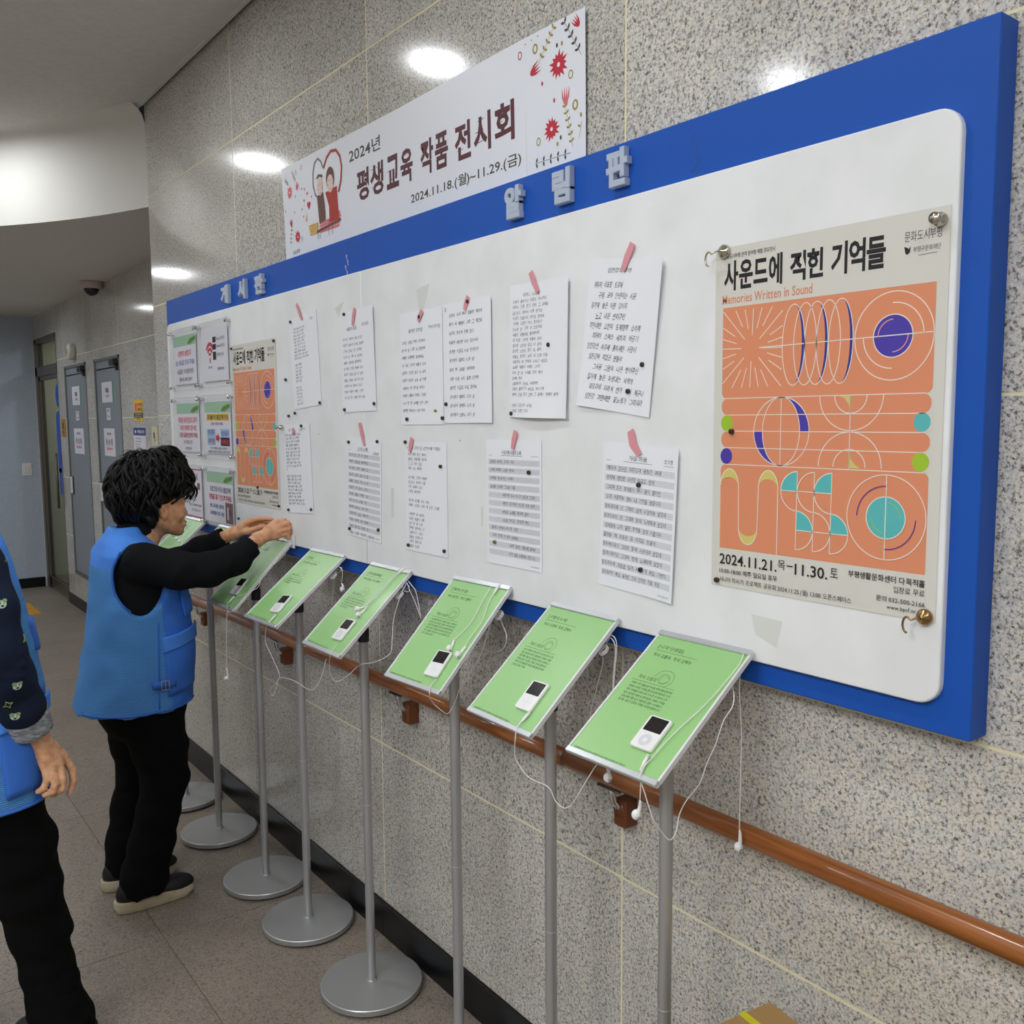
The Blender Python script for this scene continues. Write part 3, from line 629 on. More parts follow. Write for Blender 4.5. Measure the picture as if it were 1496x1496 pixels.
b = MB(); b.box(.0518, .0532, 1.7035, 1.7045, 2.17, 2.48, M_wpl); b.build('clear_tape', bn)

# ------------------------------------------------------------------ handwritten sheets
HW = '''오래된 마루에 누워 하늘을 본다|구름이 흘러가고 바람도 지나가네|어머니 손을 잡고 걷던 그 길에는|코스모스 피어서 나를 반기고|아버지 웃음소리 아직도 들리네|그리운 고향집 마당 한가운데|감나무 한 그루 서 있었지요|세월은 강물처럼 흘러갔어도|내 마음 그곳에 머물러 있네|굽이진 고갯길 넘고 또 넘어|눈물도 웃음도 모두 내 인생|사랑한다 말 한마디 못하고|보내온 날들이 이제는 그립다|다시 한 번 노래를 불러 본다|꽃처럼 피어나는 나의 하루|고맙습니다 오늘도 행복하게'''.split('|')
def hand_sheet(i, y, z, th, lines, label, ink=M_pen, title=None, author=None, bands=False, shear=.12, size=8.5, v0=40, v1=285, u0=16, curl=None, boldness=-.004, tri=False, indent=0):
    c_, s_ = cos(th), sin(th); U = Vector((0, -c_, s_)); D = Vector((0, -s_, -c_)); 
    ctr = Vector((-.0013, y, z)); o = ctr - U*.105 - D*.1485
    e = empty('handwritten_sheet', (-.0013, y, z-.1485), label, 'paper', 'handwritten lyric sheets on the board')
    s = Sheet(o, U, D, bend=curl or (lambda u, v: .0004)); sheet_paper('paper', s, 210, 297, M_paper, e)
    rnd = random.Random(100+i)
    if bands:
        n = 12
        for k in range(n):
            a = 47+k*19.6; s.rect(8, a, 203, a+11, M_band)
            s.line([(8, a), (203, a)], .5, M_rule); s.line([(8, a+11), (203, a+11)], .5, M_rule); s.line([(8, a+5.5), (203, a+5.5)], .35, M_rule)
            for t in range(10): s.line([(120+t*8.3, a+10.5), (128+t*8.3, a+.5)], .35, M_rule)
        s.up(); s.text('가사 원고지', 170, 286, 200, 290, M_pen2, 0); s.line([(60, 37), (140, 37)], .7, M_pen2); s.line([(172, 37), (200, 37)], .6, M_pen2); s.line([(10, 37), (24, 37)], .6, M_pen2)
    if title: s.text(title[0], title[1], title[3], title[2], title[3]+10, ink, boldness, shear, hand=.35)
    if author: s.text(author[0], author[1], author[3], author[2], author[3]+9, ink, boldness, shear, hand=.35)
    n = len(lines)
    for k, ln in enumerate(lines):
        if not ln: continue
        if isinstance(ln, str): ln = (ln, 0, None)
        t, ind, wd = ln
        v = v0 + (v1-v0)*k/max(1, n-1) if not bands else 47.5+k*19.6
        wd = wd or min(len(t)*size*1.0, 188-u0-ind)
        u = u0+ind
        words = t.split(' '); tot = sum(len(x)+.9 for x in words); uu = u
        for x in words:
            ww = wd*len(x)/tot; dv = rnd.uniform(-.6, .6)
            if x.strip(): s.text(x, uu, v+dv, uu+ww, v+dv+size, ink, boldness, shear, slope=rnd.uniform(-.04, .01), hand=.38)
            uu += wd*(len(x)+.9)/tot
    s.build('handwriting', e); return e
_load(''.join(HW), 0); _load(''.join(HW), .012)
Lr = lambda n, k=0: [HW[(k+j) % len(HW)] for j in range(n)]
hand_sheet(1, 2.804, 1.822, .066, [x[:13] for x in Lr(8)] + [HW[3], HW[4], ''] + [x[:8] for x in Lr(6, 7)] + [''] + [x[:7] for x in Lr(6, 2)], 'leftmost handwritten sheet of the top row, small dense lines, under a leaning pink tape', M_pen2, None, ('홍길순', 160, 180, 16), size=7, v0=34, v1=278, u0=30)
hand_sheet(2, 2.440, 1.804, .015, Lr(11, 3), 'second handwritten sheet from left in the top row, with an underlined title', M_pen2, ('세월의 강물', 40, 105, 48), ('민경선', 140, 180, 42), size=8.5, v0=78, v1=250, curl=lambda u, v: .0006+.004*(u/210.)**3*(1-v/297.))
hand_sheet(3, 2.088, 1.766, .005, Lr(10, 5), 'third handwritten sheet from left in the top row, touching its right neighbour', M_pen, ('굽이진 고갯길', 45, 115, 44), ('작사 한기선', 145, 200, 42), size=8.5, v0=74, v1=255, u0=8, curl=lambda u, v: .0004)
P4 = ['오래된 나무 하나 힘들면 쉬라네', '꽃이 필 때까지 그대 그 동안을', '친구와 웃으며 손을 잡고', '눈물이 없으면 나는 있으려나', '한적한 마을길 바로 한가운데', '굽이굽이 험해도 나의 삶', '꽃이 핀 그림을 시작하며', '서로 마음 모아 일생 간직해', '넘어진 마음을 바로 잡아요', '굽이굽이 험해도 나의 삶', '굽이굽이 험해도 나의 삶', '굽이굽이 험해도 나의 삶']
hand_sheet(4, 1.873, 1.770, .003, P4, 'fourth handwritten sheet from left in the top row, circled number 2 in its corner', M_pen, ('②', 8, 16, 10), None, size=9, v0=26, v1=272, u0=28, curl=lambda u, v: .0012+.003*(u/210.)**2)
hand_sheet(5, 1.596, 1.781, -.019, Lr(9, 1) + [HW[9], HW[10]+' 오늘', HW[11]+' 내일도', HW[12], HW[13], HW[14][:6], HW[15], HW[1], HW[2]+' 영원히 함께', '', HW[4][:12], HW[5][:10]], 'fifth handwritten sheet of the top row, faint crowded writing, bottom edge lifting', M_pen2, ('어머니 - 나의 봄', 50, 110, 20), None, size=7.5, v0=34, v1=278, u0=12, curl=lambda u, v: .0008+.012*(v/297.)**3*sin(pi*min(u, 195)/210.)+.006*(u/210.)**4)
P6 = [('흙먼지 비포장 도로에', 6, 90), ('구름 모아 안개이는 시절', 22, 115), ('길가에 놓은 어린 강아지', 3, 112), ('쫓고 나온 반겨주던', 18, 95), ('낭만대한 고양이 도란거릴 소리에', 3, 155), ('저녁녘 스며든 새하얀 산딸기', 14, 142), ('임진강변 마루에 걸터앉은 사람이', 2, 150), ('붉은강에 피었던 민들레', 10, 105), ('그시절 그들이 나온 반겨주신', 24, 140), ('길가에 놓은 허둥대는 흔적이', 12, 140), ('회오리에 말라서 번져 앉아 갔구나', 20, 165), ('임진강 저편에만 꽃노래가 그리워라', 12, 172)]
hand_sheet(6, 1.340, 1.792, -.134, P6, 'handwritten sheet in bold slanted writing, hanging askew at the right of the top row', M_ink, ('임진강의 추억', 55, 122, 17), None, size=12.5, v0=44, v1=268, u0=12, shear=.3, boldness=.0, curl=lambda u, v: .0008+.009*max(0, (u-150)/60.)**2*(1-v/297.*.8)+.006*(v/297.)**4*max(0, 1-u/120.))
hand_sheet(7, 2.882, 1.470, .049, Lr(10, 4) + ['꽃', ''] + Lr(9, 9), 'leftmost handwritten sheet of the lower row, two dense verses, beside the far poster', M_pen, ('고 향', 40, 90, 12), ('김 민 자', 130, 175, 14), size=8, v0=30, v1=262, u0=14)
hand_sheet(8, 2.422, 1.428, -.042, [x[:14] for x in Lr(12, 6)] + ['오늘도 그대를 기다리며 노래합니다'], 'grey-banded lyric sheet second from left in the lower row, magnets at four corners', M_pen, ('나의 노래', 70, 130, 26), ('고숙희', 160, 195, 36), True, size=9, u0=14)
hand_sheet(9, 2.077, 1.423, -.002, ['아이 엄마 하고 부른다', HW[7][:12], '그 집 작은 문을', '사람 사는 동네에', '', HW[8][:12], HW[3][:12], '바로 옆에서 소리', '고향길 걸어간다', '', '어느새 누구를 닮아 가네', HW[10] + ' 그대를', '', HW[11][:10], HW[12][:10], HW[13][:9], HW[14][:10], HW[15][:10], HW[0][:9], HW[1][:9], '고맙다 인생아'], 'plain lyric sheet of short handwritten stanzas in the lower row, third from left', M_pen2, ('나 하나의 길 (한아름 지음)', 12, 180, 12), None, size=8.5, v0=30, v1=280, u0=18)
hand_sheet(10, 1.692, 1.434, .003, [('꽃잎에 새겨진 그리움 하나', 8, 100), ('달빛에 비치던 얼굴을 떠올려', 8, 100), ('별처럼 반짝이던 눈빛이', 8, 98), ('밤새워 불러본 그대의 이름', 8, 104), ('사랑이여 다시 올 수 있다면 그대여', 56, 128), ('새벽의 창가에서 기다린 하얀 편지', 56, 128), ('바람의 노래를 들으며 살아', 56, 105), ('기다림 하나로 그리움에 산다', 56, 105), ('언제나 곁에서 미소를 짓던', 12, 108), ('그날의 추억은 내 맘속 보석처럼', 12, 108), ('고요히 흐르는 강물처럼 흘러서', 80, 104), ('나의 꿈을 노래하며 걷는다..', 80, 108)], 'grey-banded lyric sheet fourth from left in the lower row, tidy dark writing', M_ink, ('사랑이란 이름의 노래', 62, 136, 25), None, True, size=8.5, u0=8, shear=0)
hand_sheet(11, 1.287, 1.431, -.05, [('둘이서 걷던길 저문강가 물결은 잔잔', 12, 158), ('편지에 담았던 나팔꽃 마음도 함께', 12, 140), ('그대여 깊은 추억들이 하나 꽃이 흩어진', 12, 158), ('푸른 가을하늘 거울 내 기억을 물들이네', 12, 160), ('랄라라라라 난 그대와 함께 사랑하며 살았네', 10, 178), ('랄라라라라 난 그대와 함께 노래하며 살았네', 8, 182), ('함박꽃에 고이 맺힌 추억들 꽃의 이름이여', 12, 165), ('흘러온 저 마음은 왜 이리도 깊을까', 8, 155), ('랄라라라라난 그대와 함께 사랑하며 살았네', 8, 172), ('랄라라라라난 그대와 함께 노래하며 살았네', 8, 176), ('랄라라라라 가을과 함께 너와나의 숲도 가본다', 6, 190), ('랄라라라라 미소 추억만 고이 간직한 가을 마음', 8, 170)], 'grey-banded lyric sheet at the right end of the lower row, nearest the big poster', M_pen, ('가을 마음', 75, 125, 24), ('조수정', 172, 196, 24), True, size=9.5, u0=2, shear=.05, curl=lambda u, v: .0006+.006*(u/210.)**5)
# pink tape strips
def tape(pts, label):
    b = MB(); n = len(pts)//2; L = pts[:n]; R = pts[n:][::-1]
    vs = [(-.0052, y, z) for y, z in L+R] + [(-.0048, y, z) for y, z in L+R]; k = len(L)
    fs = [(i, i+1, k+i+1, k+i) for i in range(k-1)] + [(2*k+i, 3*k+i, 3*k+i+1, 2*k+i+1) for i in range(k-1)]
    o = L+R[::-1]; idx = list(range(k)) + [k+j for j in range(k-1, -1, -1)]
    fs += [(idx[i], 2*k+idx[i], 2*k+idx[(i+1) % (2*k)], idx[(i+1) % (2*k)]) for i in range(2*k)]
    b.add(vs, fs, M_tape); t = b.build('tape_strip'); tag(t, label, 'tape', 'pink tape strips')
def tape2(y0, z0, y1, z1, w_, label, mid=0):
    a = Vector((y0, z0)); c = Vector((y1, z1)); d = (c-a).normalized(); q = Vector((-d.y, d.x))*w_/2; m_ = (a+c)/2 + q*mid
    L = [tuple(a+q*.8), tuple(m_+q), tuple(c+q*.55)]; R = [tuple(a-q), tuple(m_-q), tuple(c-q*.9)]
    tape(L+R[::-1], label)
tape2(1.302, 1.966, 1.330, 1.918, .017, 'pink tape strip slanting over the top of the askew bold-written sheet')
tape2(1.620, 1.952, 1.594, 1.905, .016, 'pink tape strip over the top of the faint crowded sheet')
tape2(1.862, 1.926, 1.880, 1.896, .017, 'pink tape strip under a magnet on the top-row sheet with the circled number 2')
tape2(2.074, 1.914, 2.096, 1.888, .016, 'short pink tape strip with a magnet, third sheet of the top row')
tape2(2.447, 1.956, 2.464, 1.908, .016, 'pink tape strip above the underlined title, second sheet of the top row')
tape2(2.850, 2.008, 2.812, 1.955, .014, 'thin pink tape strip leaning above the leftmost sheet of the top row')
tape2(2.900, 1.604, 2.912, 1.585, .016, 'short pink tape scrap on the title of the lower left sheet')
tape2(2.434, 1.622, 2.408, 1.556, .016, 'long pink tape strip above the banded sheet second from left in the lower row')
tape2(2.136, 1.582, 2.152, 1.545, .018, 'pink tape strip on the title line of the short-stanza sheet in the lower row')
tape2(1.677, 1.604, 1.691, 1.562, .016, 'pink tape strip over the tidy banded sheet, fourth of the lower row')
tape2(1.306, 1.606, 1.281, 1.558, .020, 'pink tape strip, twisted, over the banded sheet at the right end of the lower row', .5)
# magnets
def magnet(y, z, label, r=.0048, m=M_mag, h=.006, x=-.0016):
    b = MB(); b.lathe([(r*.9, 0), (r, .0008), (r, h-.0008), (r*.85, h), (r*.3, h*.93), (.0001, h*.93)], (x, y, z), (-1, 0, 0), 16, m)
    t = b.build('round_magnet'); tag(t, label, 'magnet', 'small round magnets on the board')
MG = [(1.274, 1.733, 'upper of two on the askew bold-written sheet'), (1.313, 1.683, 'lower of two on the askew bold-written sheet'),
 (2.902, 1.955, 'top left corner of the leftmost top-row sheet'), (2.697, 1.686, 'bottom right corner of the leftmost top-row sheet'), (2.889, 1.655, 'bottom left corner of the leftmost top-row sheet'), (2.940, 1.646, 'bare board left of and below the leftmost top-row sheet'), (2.956, 1.768, 'bare board right of the far poster, halfway up'),
 (2.516, 1.944, 'top left corner of the second top-row sheet'), (2.343, 1.677, 'bottom right corner of the second top-row sheet'), (2.528, 1.662, 'bottom left corner of the second top-row sheet'),
 (2.089, 1.898, 'pink tape of the third top-row sheet'), (2.162, 1.632, 'bottom left corner of the third top-row sheet'), (1.985, 1.634, 'bottom right corner of the third top-row sheet'), (1.967, 1.669, 'left edge of the sheet with circled number 2'), (1.865, 1.914, 'pink tape of the sheet with the circled number 2'),
 (2.842, 1.613, 'top edge of the lower left sheet'), (2.966, 1.326, 'bottom left corner of the lower left sheet'), (2.785, 1.340, 'bottom right corner of the lower left sheet'),
 (2.507, 1.565, 'top left corner of the banded sheet with four magnets'), (2.330, 1.569, 'top right corner of the banded sheet with four magnets'), (2.515, 1.302, 'bottom left corner of the banded sheet with four magnets'), (2.335, 1.314, 'bottom right corner of the banded sheet with four magnets'),
 (2.173, 1.570, 'top left corner of the short-stanza sheet'), (1.998, 1.510, 'right side of the short-stanza sheet'), (2.167, 1.288, 'bottom left corner of the short-stanza sheet'), (1.986, 1.291, 'bottom right corner of the short-stanza sheet'),
 (1.630, 1.510, 'upper right part of the tidy banded sheet'), (1.282, 1.500, 'third band of the rightmost banded sheet'), (1.275, 1.333, 'low band of the rightmost banded sheet'),
 (1.558, 1.790, 'right of the middle lines of the faint crowded sheet'), (1.693, 1.643, 'bottom left corner of the faint crowded sheet'),
 (3.047, 1.904, 'top right corner of the far poster'), (3.450, 1.903, 'top left corner of the far poster'), (3.048, 1.333, 'bottom right corner of the far poster'), (3.237, 1.388, 'middle of the date line edge on the far poster'), (3.441, 1.257, 'bare board below the far poster'),
 (1.055, 1.606, 'left edge of the near poster, by the green dot'), (1.083, 1.339, 'bottom left corner of the near poster')]
for y, z, w_ in MG: magnet(y, z, 'small dark round magnet on the ' + w_)
magnet(2.018, 1.653, 'small olive-coloured magnet near the bottom right of the third top-row sheet', .0035, mat('olive_magnet', '8a8a30', .4))
magnet(1.763, 1.338, 'small brass-coloured magnet at the lower left of the tidy banded sheet', .0045, mat('brass_magnet', '9a8a58', .3, .8))
b = MB(); b.lathe([(.009, 0), (.010, .001), (.010, .006), (.006, .009), (.0065, .015), (.0085, .018), (.008, .021), (.0001, .0215)], (-.0018, .691, 1.905), (-1, 0, 0), 20, M_nickel)
t = b.build('knob_magnet'); tag(t, 'nickel magnetic knob at the top right corner of the near poster', 'magnet')
b = MB(); b.lathe([(.007, 0), (.008, .001), (.008, .012), (.004, .014), (.004, .022), (.007, .024), (.0001, .026)], (-.0018, 2.995, 1.608), (-1, 0, 0), 16, M_nickel)
t = b.build('knob_magnet'); tag(t, 'nickel magnetic knob at the top left of the lower left handwritten sheet', 'magnet')
def hook(y, z, m, label, dy, dz):
    e = empty('magnetic_hook', (-.002, y, z), label, 'hook', 'metal magnetic hooks on the near poster')
    b = MB(); b.lathe([(.011, 0), (.012, .001), (.012, .005), (.010, .008), (.004, .010), (.003, .013), (.0001, .0135)], (-.0018, y, z), (-1, 0, 0), 20, m); b.build('magnet_base', e)
    b = MB(); P = [(-.013, y, z), (-.019, y+dy*.3, z+dz*.1), (-.022, y+dy*.8, z-.004)]
    for k in range(8):
        a = pi*k/7; P.append((-.022, y+dy*(1.2+.5*sin(a)), z-.012+(.012*cos(a))))
    b.tube(P, .0017, 8, m); b.build('hook_wire', e)
hook(1.077, 1.917, M_nickel, 'nickel magnetic hook at the top left corner of the near poster', .016, 0)
hook(.692, 1.337, M_brass, 'brass-toned magnetic hook at the bottom right corner of the near poster', .014, 0)
# ------------------------------------------------------------------ clear acrylic notice holders at the far left of the board
M_hgreen = mat('notice_header_green', '9fc8a8', .6); M_leafp = mat('notice_leaf_green', '6f9a3c', .6); M_notice = mat('notice_paper', 'e6e4ee', .6)
M_nblue = mat('notice_blue', '4a5fa8', .6); M_nyel = mat('notice_yellow', 'efc62c', .6); M_lblue = mat('notice_light_blue', 'a9c0e6', .6); M_photo = mat('notice_photo', '7a5648', .6)
def holder(y1, y0, z1, z0, art, label, pin=(0, 1, 2, 3)):
    e = empty('notice_holder', (-.004, (y0+y1)/2, z0), label, 'sign holder', 'clear acrylic notice holders')
    slab(y0, y1, z0, z1, -.0036, -.0008, (.012,)*4, M_acr, 'back_sheet', e, .0008)
    slab(y0, y1, z0, z1, -.0095, -.0065, (.012,)*4, M_acr, 'front_sheet', e, .0008)
    yc, zc = (y0+y1)/2, (z0+z1)/2
    s = Sheet((-.0055, yc+.1485, zc+.105), U_, D_); sheet_paper('notice', s, 297, 210, M_notice, e, 2, 2); art(s); s.build('print', e)
    b = MB()
    for k, (y, z) in enumerate(((y1-.012, z1-.014), (y0+.012, z1-.014), (y0+.012, z0+.014), (y1-.012, z0+.014))):
        if k not in pin: continue
        b = MB(); b.lathe([(.0062, .0001), (.0062, .012), (.0075, .0135), (.0075, .020), (.006, .022), (.0001, .022)], (0, y, z), (-1, 0, 0), 16, M_chrome); b.build('standoff_pin', e)
    b = MB()
    for z in (z1-.0015, z0+.0005): b.box(-.0098, -.0090, y0+.01, y1-.01, z, z+.001, M_edge)
    for y in (y0+.0005, y1-.0015): b.box(-.0098, -.0090, y, y+.001, z0+.01, z1-.01, M_edge)
    o = b.build('edge_line', e); o['kind'] = 'stuff'
def header(s):
    s.rect(4, 4, 293, 48, M_hgreen); s.up(); s.poly([(190, 40), (215, 24), (250, 18), (290, 14), (292, 30), (255, 40), (220, 46)], M_leafp); s.line([(195, 44), (240, 30), (292, 20)], 2.5, M_olive)
def art1(s):
    header(s); s.text('소통함의견 환영합니다', 60, 66, 236, 92, M_rose, .03); s.text('2층 사무실로 가져다 주세요', 24, 106, 272, 130, M_nblue, .02); s.text('-분실물은 사무실에 보관-', 38, 144, 262, 166, M_pen2, .02); s.text('☎032-500-2000', 66, 178, 232, 198, M_pen2, .02)
def art2(s):
    for r_, w_ in ((52, 15), (33, 13), (16, 10)): s.arc(98, 118, r_*.9, r_*1.05, w_, M_red, 215, 325, 14)
    s.rect(92, 118, 104, 138, M_red)
    for v, m_ in ((38, M_ink), (66, M_ink), (96, M_ink)): s.rect(132, v, 168, v+(32 if v == 96 else 22), m_)
    s.text('lifeedu1 본관 3층', 175, 40, 262, 54, M_pen2, .02); s.text('lifeedu2 본관 3층', 175, 68, 262, 82, M_pen2, .02); s.text('비밀번호 12345', 175, 102, 250, 116, M_pen2, .02)
    s.text('무료 와이파이', 70, 150, 120, 160, M_pen2, .01); s.text('부평생활문화센터', 175, 158, 250, 170, M_pen2, .01)
def art3(s):
    header(s); s.text('회의실은 공유공간입니다 깨끗이', 24, 62, 270, 88, M_rose, .03); s.text('사용후 원위치로 정리 부탁', 40, 96, 258, 120, M_rose, .03); s.text('책상위 음료를 반입하지 마세요', 32, 128, 268, 150, M_red, .03); s.text('감사합니다', 84, 160, 200, 178, M_pen2, .02); s.text('부평문화센터', 104, 190, 186, 202, M_pen2, .02)
def art4(s):
    header(s); s.rect(24, 52, 276, 80, M_nyel); s.up(); s.text('엘리베이터 출입방법 안내', 34, 55, 266, 77, M_ink, .03); s.text('(정문 폐쇄시 이용)', 70, 86, 210, 100, M_pen2, .02)
    for u0, m_, v in ((24, M_lblue, 112), (180, M_lblue, 112)): s.rect(u0, v, u0+96, v+66, m_)
    s.rect(176, 146, 278, 180, mat('notice_lilac', 'c0a8d8', .6)); s.up(); s.text('본관 출입구', 34, 114, 112, 136, M_nblue, .03); s.text('지하주차장', 34, 150, 112, 172, M_pen2, .03); s.text('별관 출입구', 188, 120, 270, 140, M_nblue, .03); s.text('비상계단', 188, 152, 268, 174, M_red, .03)
    s.poly([(126, 138), (146, 138), (146, 128), (172, 148), (146, 168), (146, 158), (126, 158)], M_red); s.text('※ 위 시간 외에는 이용할 수 없습니다', 50, 184, 250, 195, M_pen2, .02); s.text('자세한 사항은 안내데스크로 문의', 28, 198, 276, 208, M_dk, .02)
def art5(s):
    for p in ([(4, 4), (293, 4)], [(4, 206), (293, 206)], [(4, 4), (4, 206)], [(293, 4), (293, 206)]): s.line(p, 5, M_red)
    s.text('대관 신청 안내', 60, 20, 240, 48, M_pen2, .03); s.rect(232, 60, 268, 88, M_photo); s.text('문의사항은 직원에게 말씀하세요', 120, 150, 275, 162, M_pen2, .02); s.text('감사합니다', 150, 172, 260, 184, M_pen2, .02); s.line([(180, 134), (220, 136)], 2, M_rose)
def art6(s):
    header(s); s.text('프로그램 수강시 출입구에', 36, 62, 268, 86, M_pen2, .03); s.text('회원카드를 꼭 인식해 주세요', 24, 94, 274, 118, M_red, .03); s.text('신규 교육생은 2층에서', 26, 134, 190, 152, M_nblue, .03); s.text('교육회원증 발급 바람', 26, 164, 190, 182, M_nblue, .03)
    s.rect(206, 122, 288, 204, M_photo); s.up(); s.rect(224, 140, 240, 190, M_skinp); s.rect(246, 150, 268, 172, M_navy)
holder(4.172, 3.817, 2.024, 1.762, art1, 'clear acrylic notice holder at the top left, red and blue lines under a green header', (0, 1, 2, 3))
holder(3.809, 3.450, 2.024, 1.764, art2, 'clear acrylic notice holder at the top right, red wireless symbol and black boxes')
holder(4.166, 3.813, 1.734, 1.478, art3, 'clear acrylic notice holder in the middle left, red lines under a green header')
holder(3.803, 3.449, 1.736, 1.478, art4, 'clear acrylic notice holder in the middle right, yellow title and red arrow')
holder(4.160, 3.811, 1.446, 1.205, art5, 'clear acrylic notice holder at the lower left with a red-bordered sheet')
holder(3.803, 3.457, 1.448, 1.205, art6, 'clear acrylic notice holder at the lower right with a small brown photograph')
tape2(3.872, 1.735, 3.835, 1.712, .014, 'faded pink tape scrap on the top edge of the middle left notice holder')

# ------------------------------------------------------------------ wooden handrail
hr = empty('handrail', (0, 1.2, .87), 'round varnished wooden handrail running along the granite below the board', 'handrail')
zr = lambda y: .8912 - .0124*(y-.534)
b = MB(); b.tube([(0, y, zr(y)) for y in np.linspace(-1.2, 1.502, 8)], .0195, 24, M_wood); b.build('rail', hr)
b = MB(); b.tube([(0, y, zr(y)) for y in np.linspace(1.505, 4.55, 10)], .0195, 24, M_wood); b.build('rail', hr)
b = MB(); b.tube([(0, 4.55, zr(4.55)), (.01, 4.585, zr(4.55)), (.03, 4.60, zr(4.55)), (.06, 4.60, zr(4.55))], .0195, 20, M_wood); b.build('rail_end', hr)
b = MB(); b.tube([(0, 1.5015, zr(1.5)), (0, 1.5055, zr(1.5))], .0198, 24, M_brown); b.build('joint_ring', hr)
M_hw = mat('bracket_wood', '6e3a1a', .45)
for y in (.47, 1.36, 2.25, 3.13, 4.0):
    z = zr(y)
    e = MB(); e.lathe([(.0001, .040), (.016, .040), (.019, .030), (.019, .0), (.0001, 0)], (.0602, y, z-.078), (-1, 0, 0), 8, M_hw); e.cbox(.022, .060, y-.019, y+.019, z-.115, z-.055, .004, M_hw)
    hb = e.build('wall_block', hr)
    e = MB(); e.tube([(.045, y, z-.082), (.022, y, z-.070), (.006, y, z-.055), (0, y, z-.032), (0, y, z-.022)], [.008, .008, .008, .007, .006], 10, M_chrome)
    e.obox((0, y, z-.0225), ((0, 1, 0), (1, 0, 0), (0, 0, 1)), (.035, .009, .0022), M_chrome); e.build('metal_bracket', hr)

# ------------------------------------------------------------------ display stands
PW, PL = .2122, .3035
PANELS = [(-0.135, 1.0977, 1.135, 0.0327, 0.6186), (-0.124, 1.4361, 1.1264, -0.0098, 0.7112), (-0.1245, 1.7903, 1.1312, 0.082, 0.7759), (-0.1237, 2.2492, 1.1151, 0.0214, 0.7271), (-0.1327, 2.6394, 1.1207, 0.0552, 0.669), (-0.1211, 3.0414, 1.1145, 0.0542, 0.7839), (-0.129, 3.49, 1.118, 0.045, 0.72), (-0.129, 3.895, 1.118, 0.045, 0.72)]
POLES = [1.103, 1.430, 1.790, 2.245, 2.672, 3.025, 3.497, 3.910]
PX = -.108
TITLES = [('[나의 인생길]', '작사 김명숙  작곡 김백수'), ('[구름의 노래]', '작사 소영애  작곡 김백수'), ('[제2의 인생]', '작사 윤주은  작곡 김백수'), ('[가시 임진강이여]', '작사 신영희  작곡 김백수'), ('[고향길]', '작사 김민자  작곡 김백수'), ('[나의 하루]', '작사 고숙희  작곡 김백수'), ('[굽이진 삶]', '작사 한기선  작곡 김백수'), ('[봄날]', '작사 조수정  작곡 김백수')]
BODY = ['행복한 가장 힘들었던 순간을 위해 힘써 함께 해준', '남편과 소중한 가족을 떠나보내게 되었지만 남편', '또한 가족들의 사랑으로 다시 한 번 일어나고자', '힘든 일이면 내게 큰 힘이었던 그때의 기억을', '내게 위해 기를 했고 이끼었던 힘과 나아갔으니', '용기를 얻을 수 있었던 기억을 가사에 담았습니다']
WHERE = ['nearest the camera', 'second from the camera', 'third from the camera', 'fourth from the camera', 'fifth from the camera', 'under the reaching woman\'s hands', 'beyond the woman\'s sleeves', 'furthest, in front of the woman\'s chin']
def pframe(i):
    x, y, z, h, t = PANELS[i]
    W = Vector((sin(h), -cos(h), 0)); n0 = Vector((cos(h), sin(h), 0)); Lv = n0*cos(t) + Vector((0, 0, sin(t))); Nn = W.cross(Lv)
    return Vector((x, y, z)), W, Lv, Nn
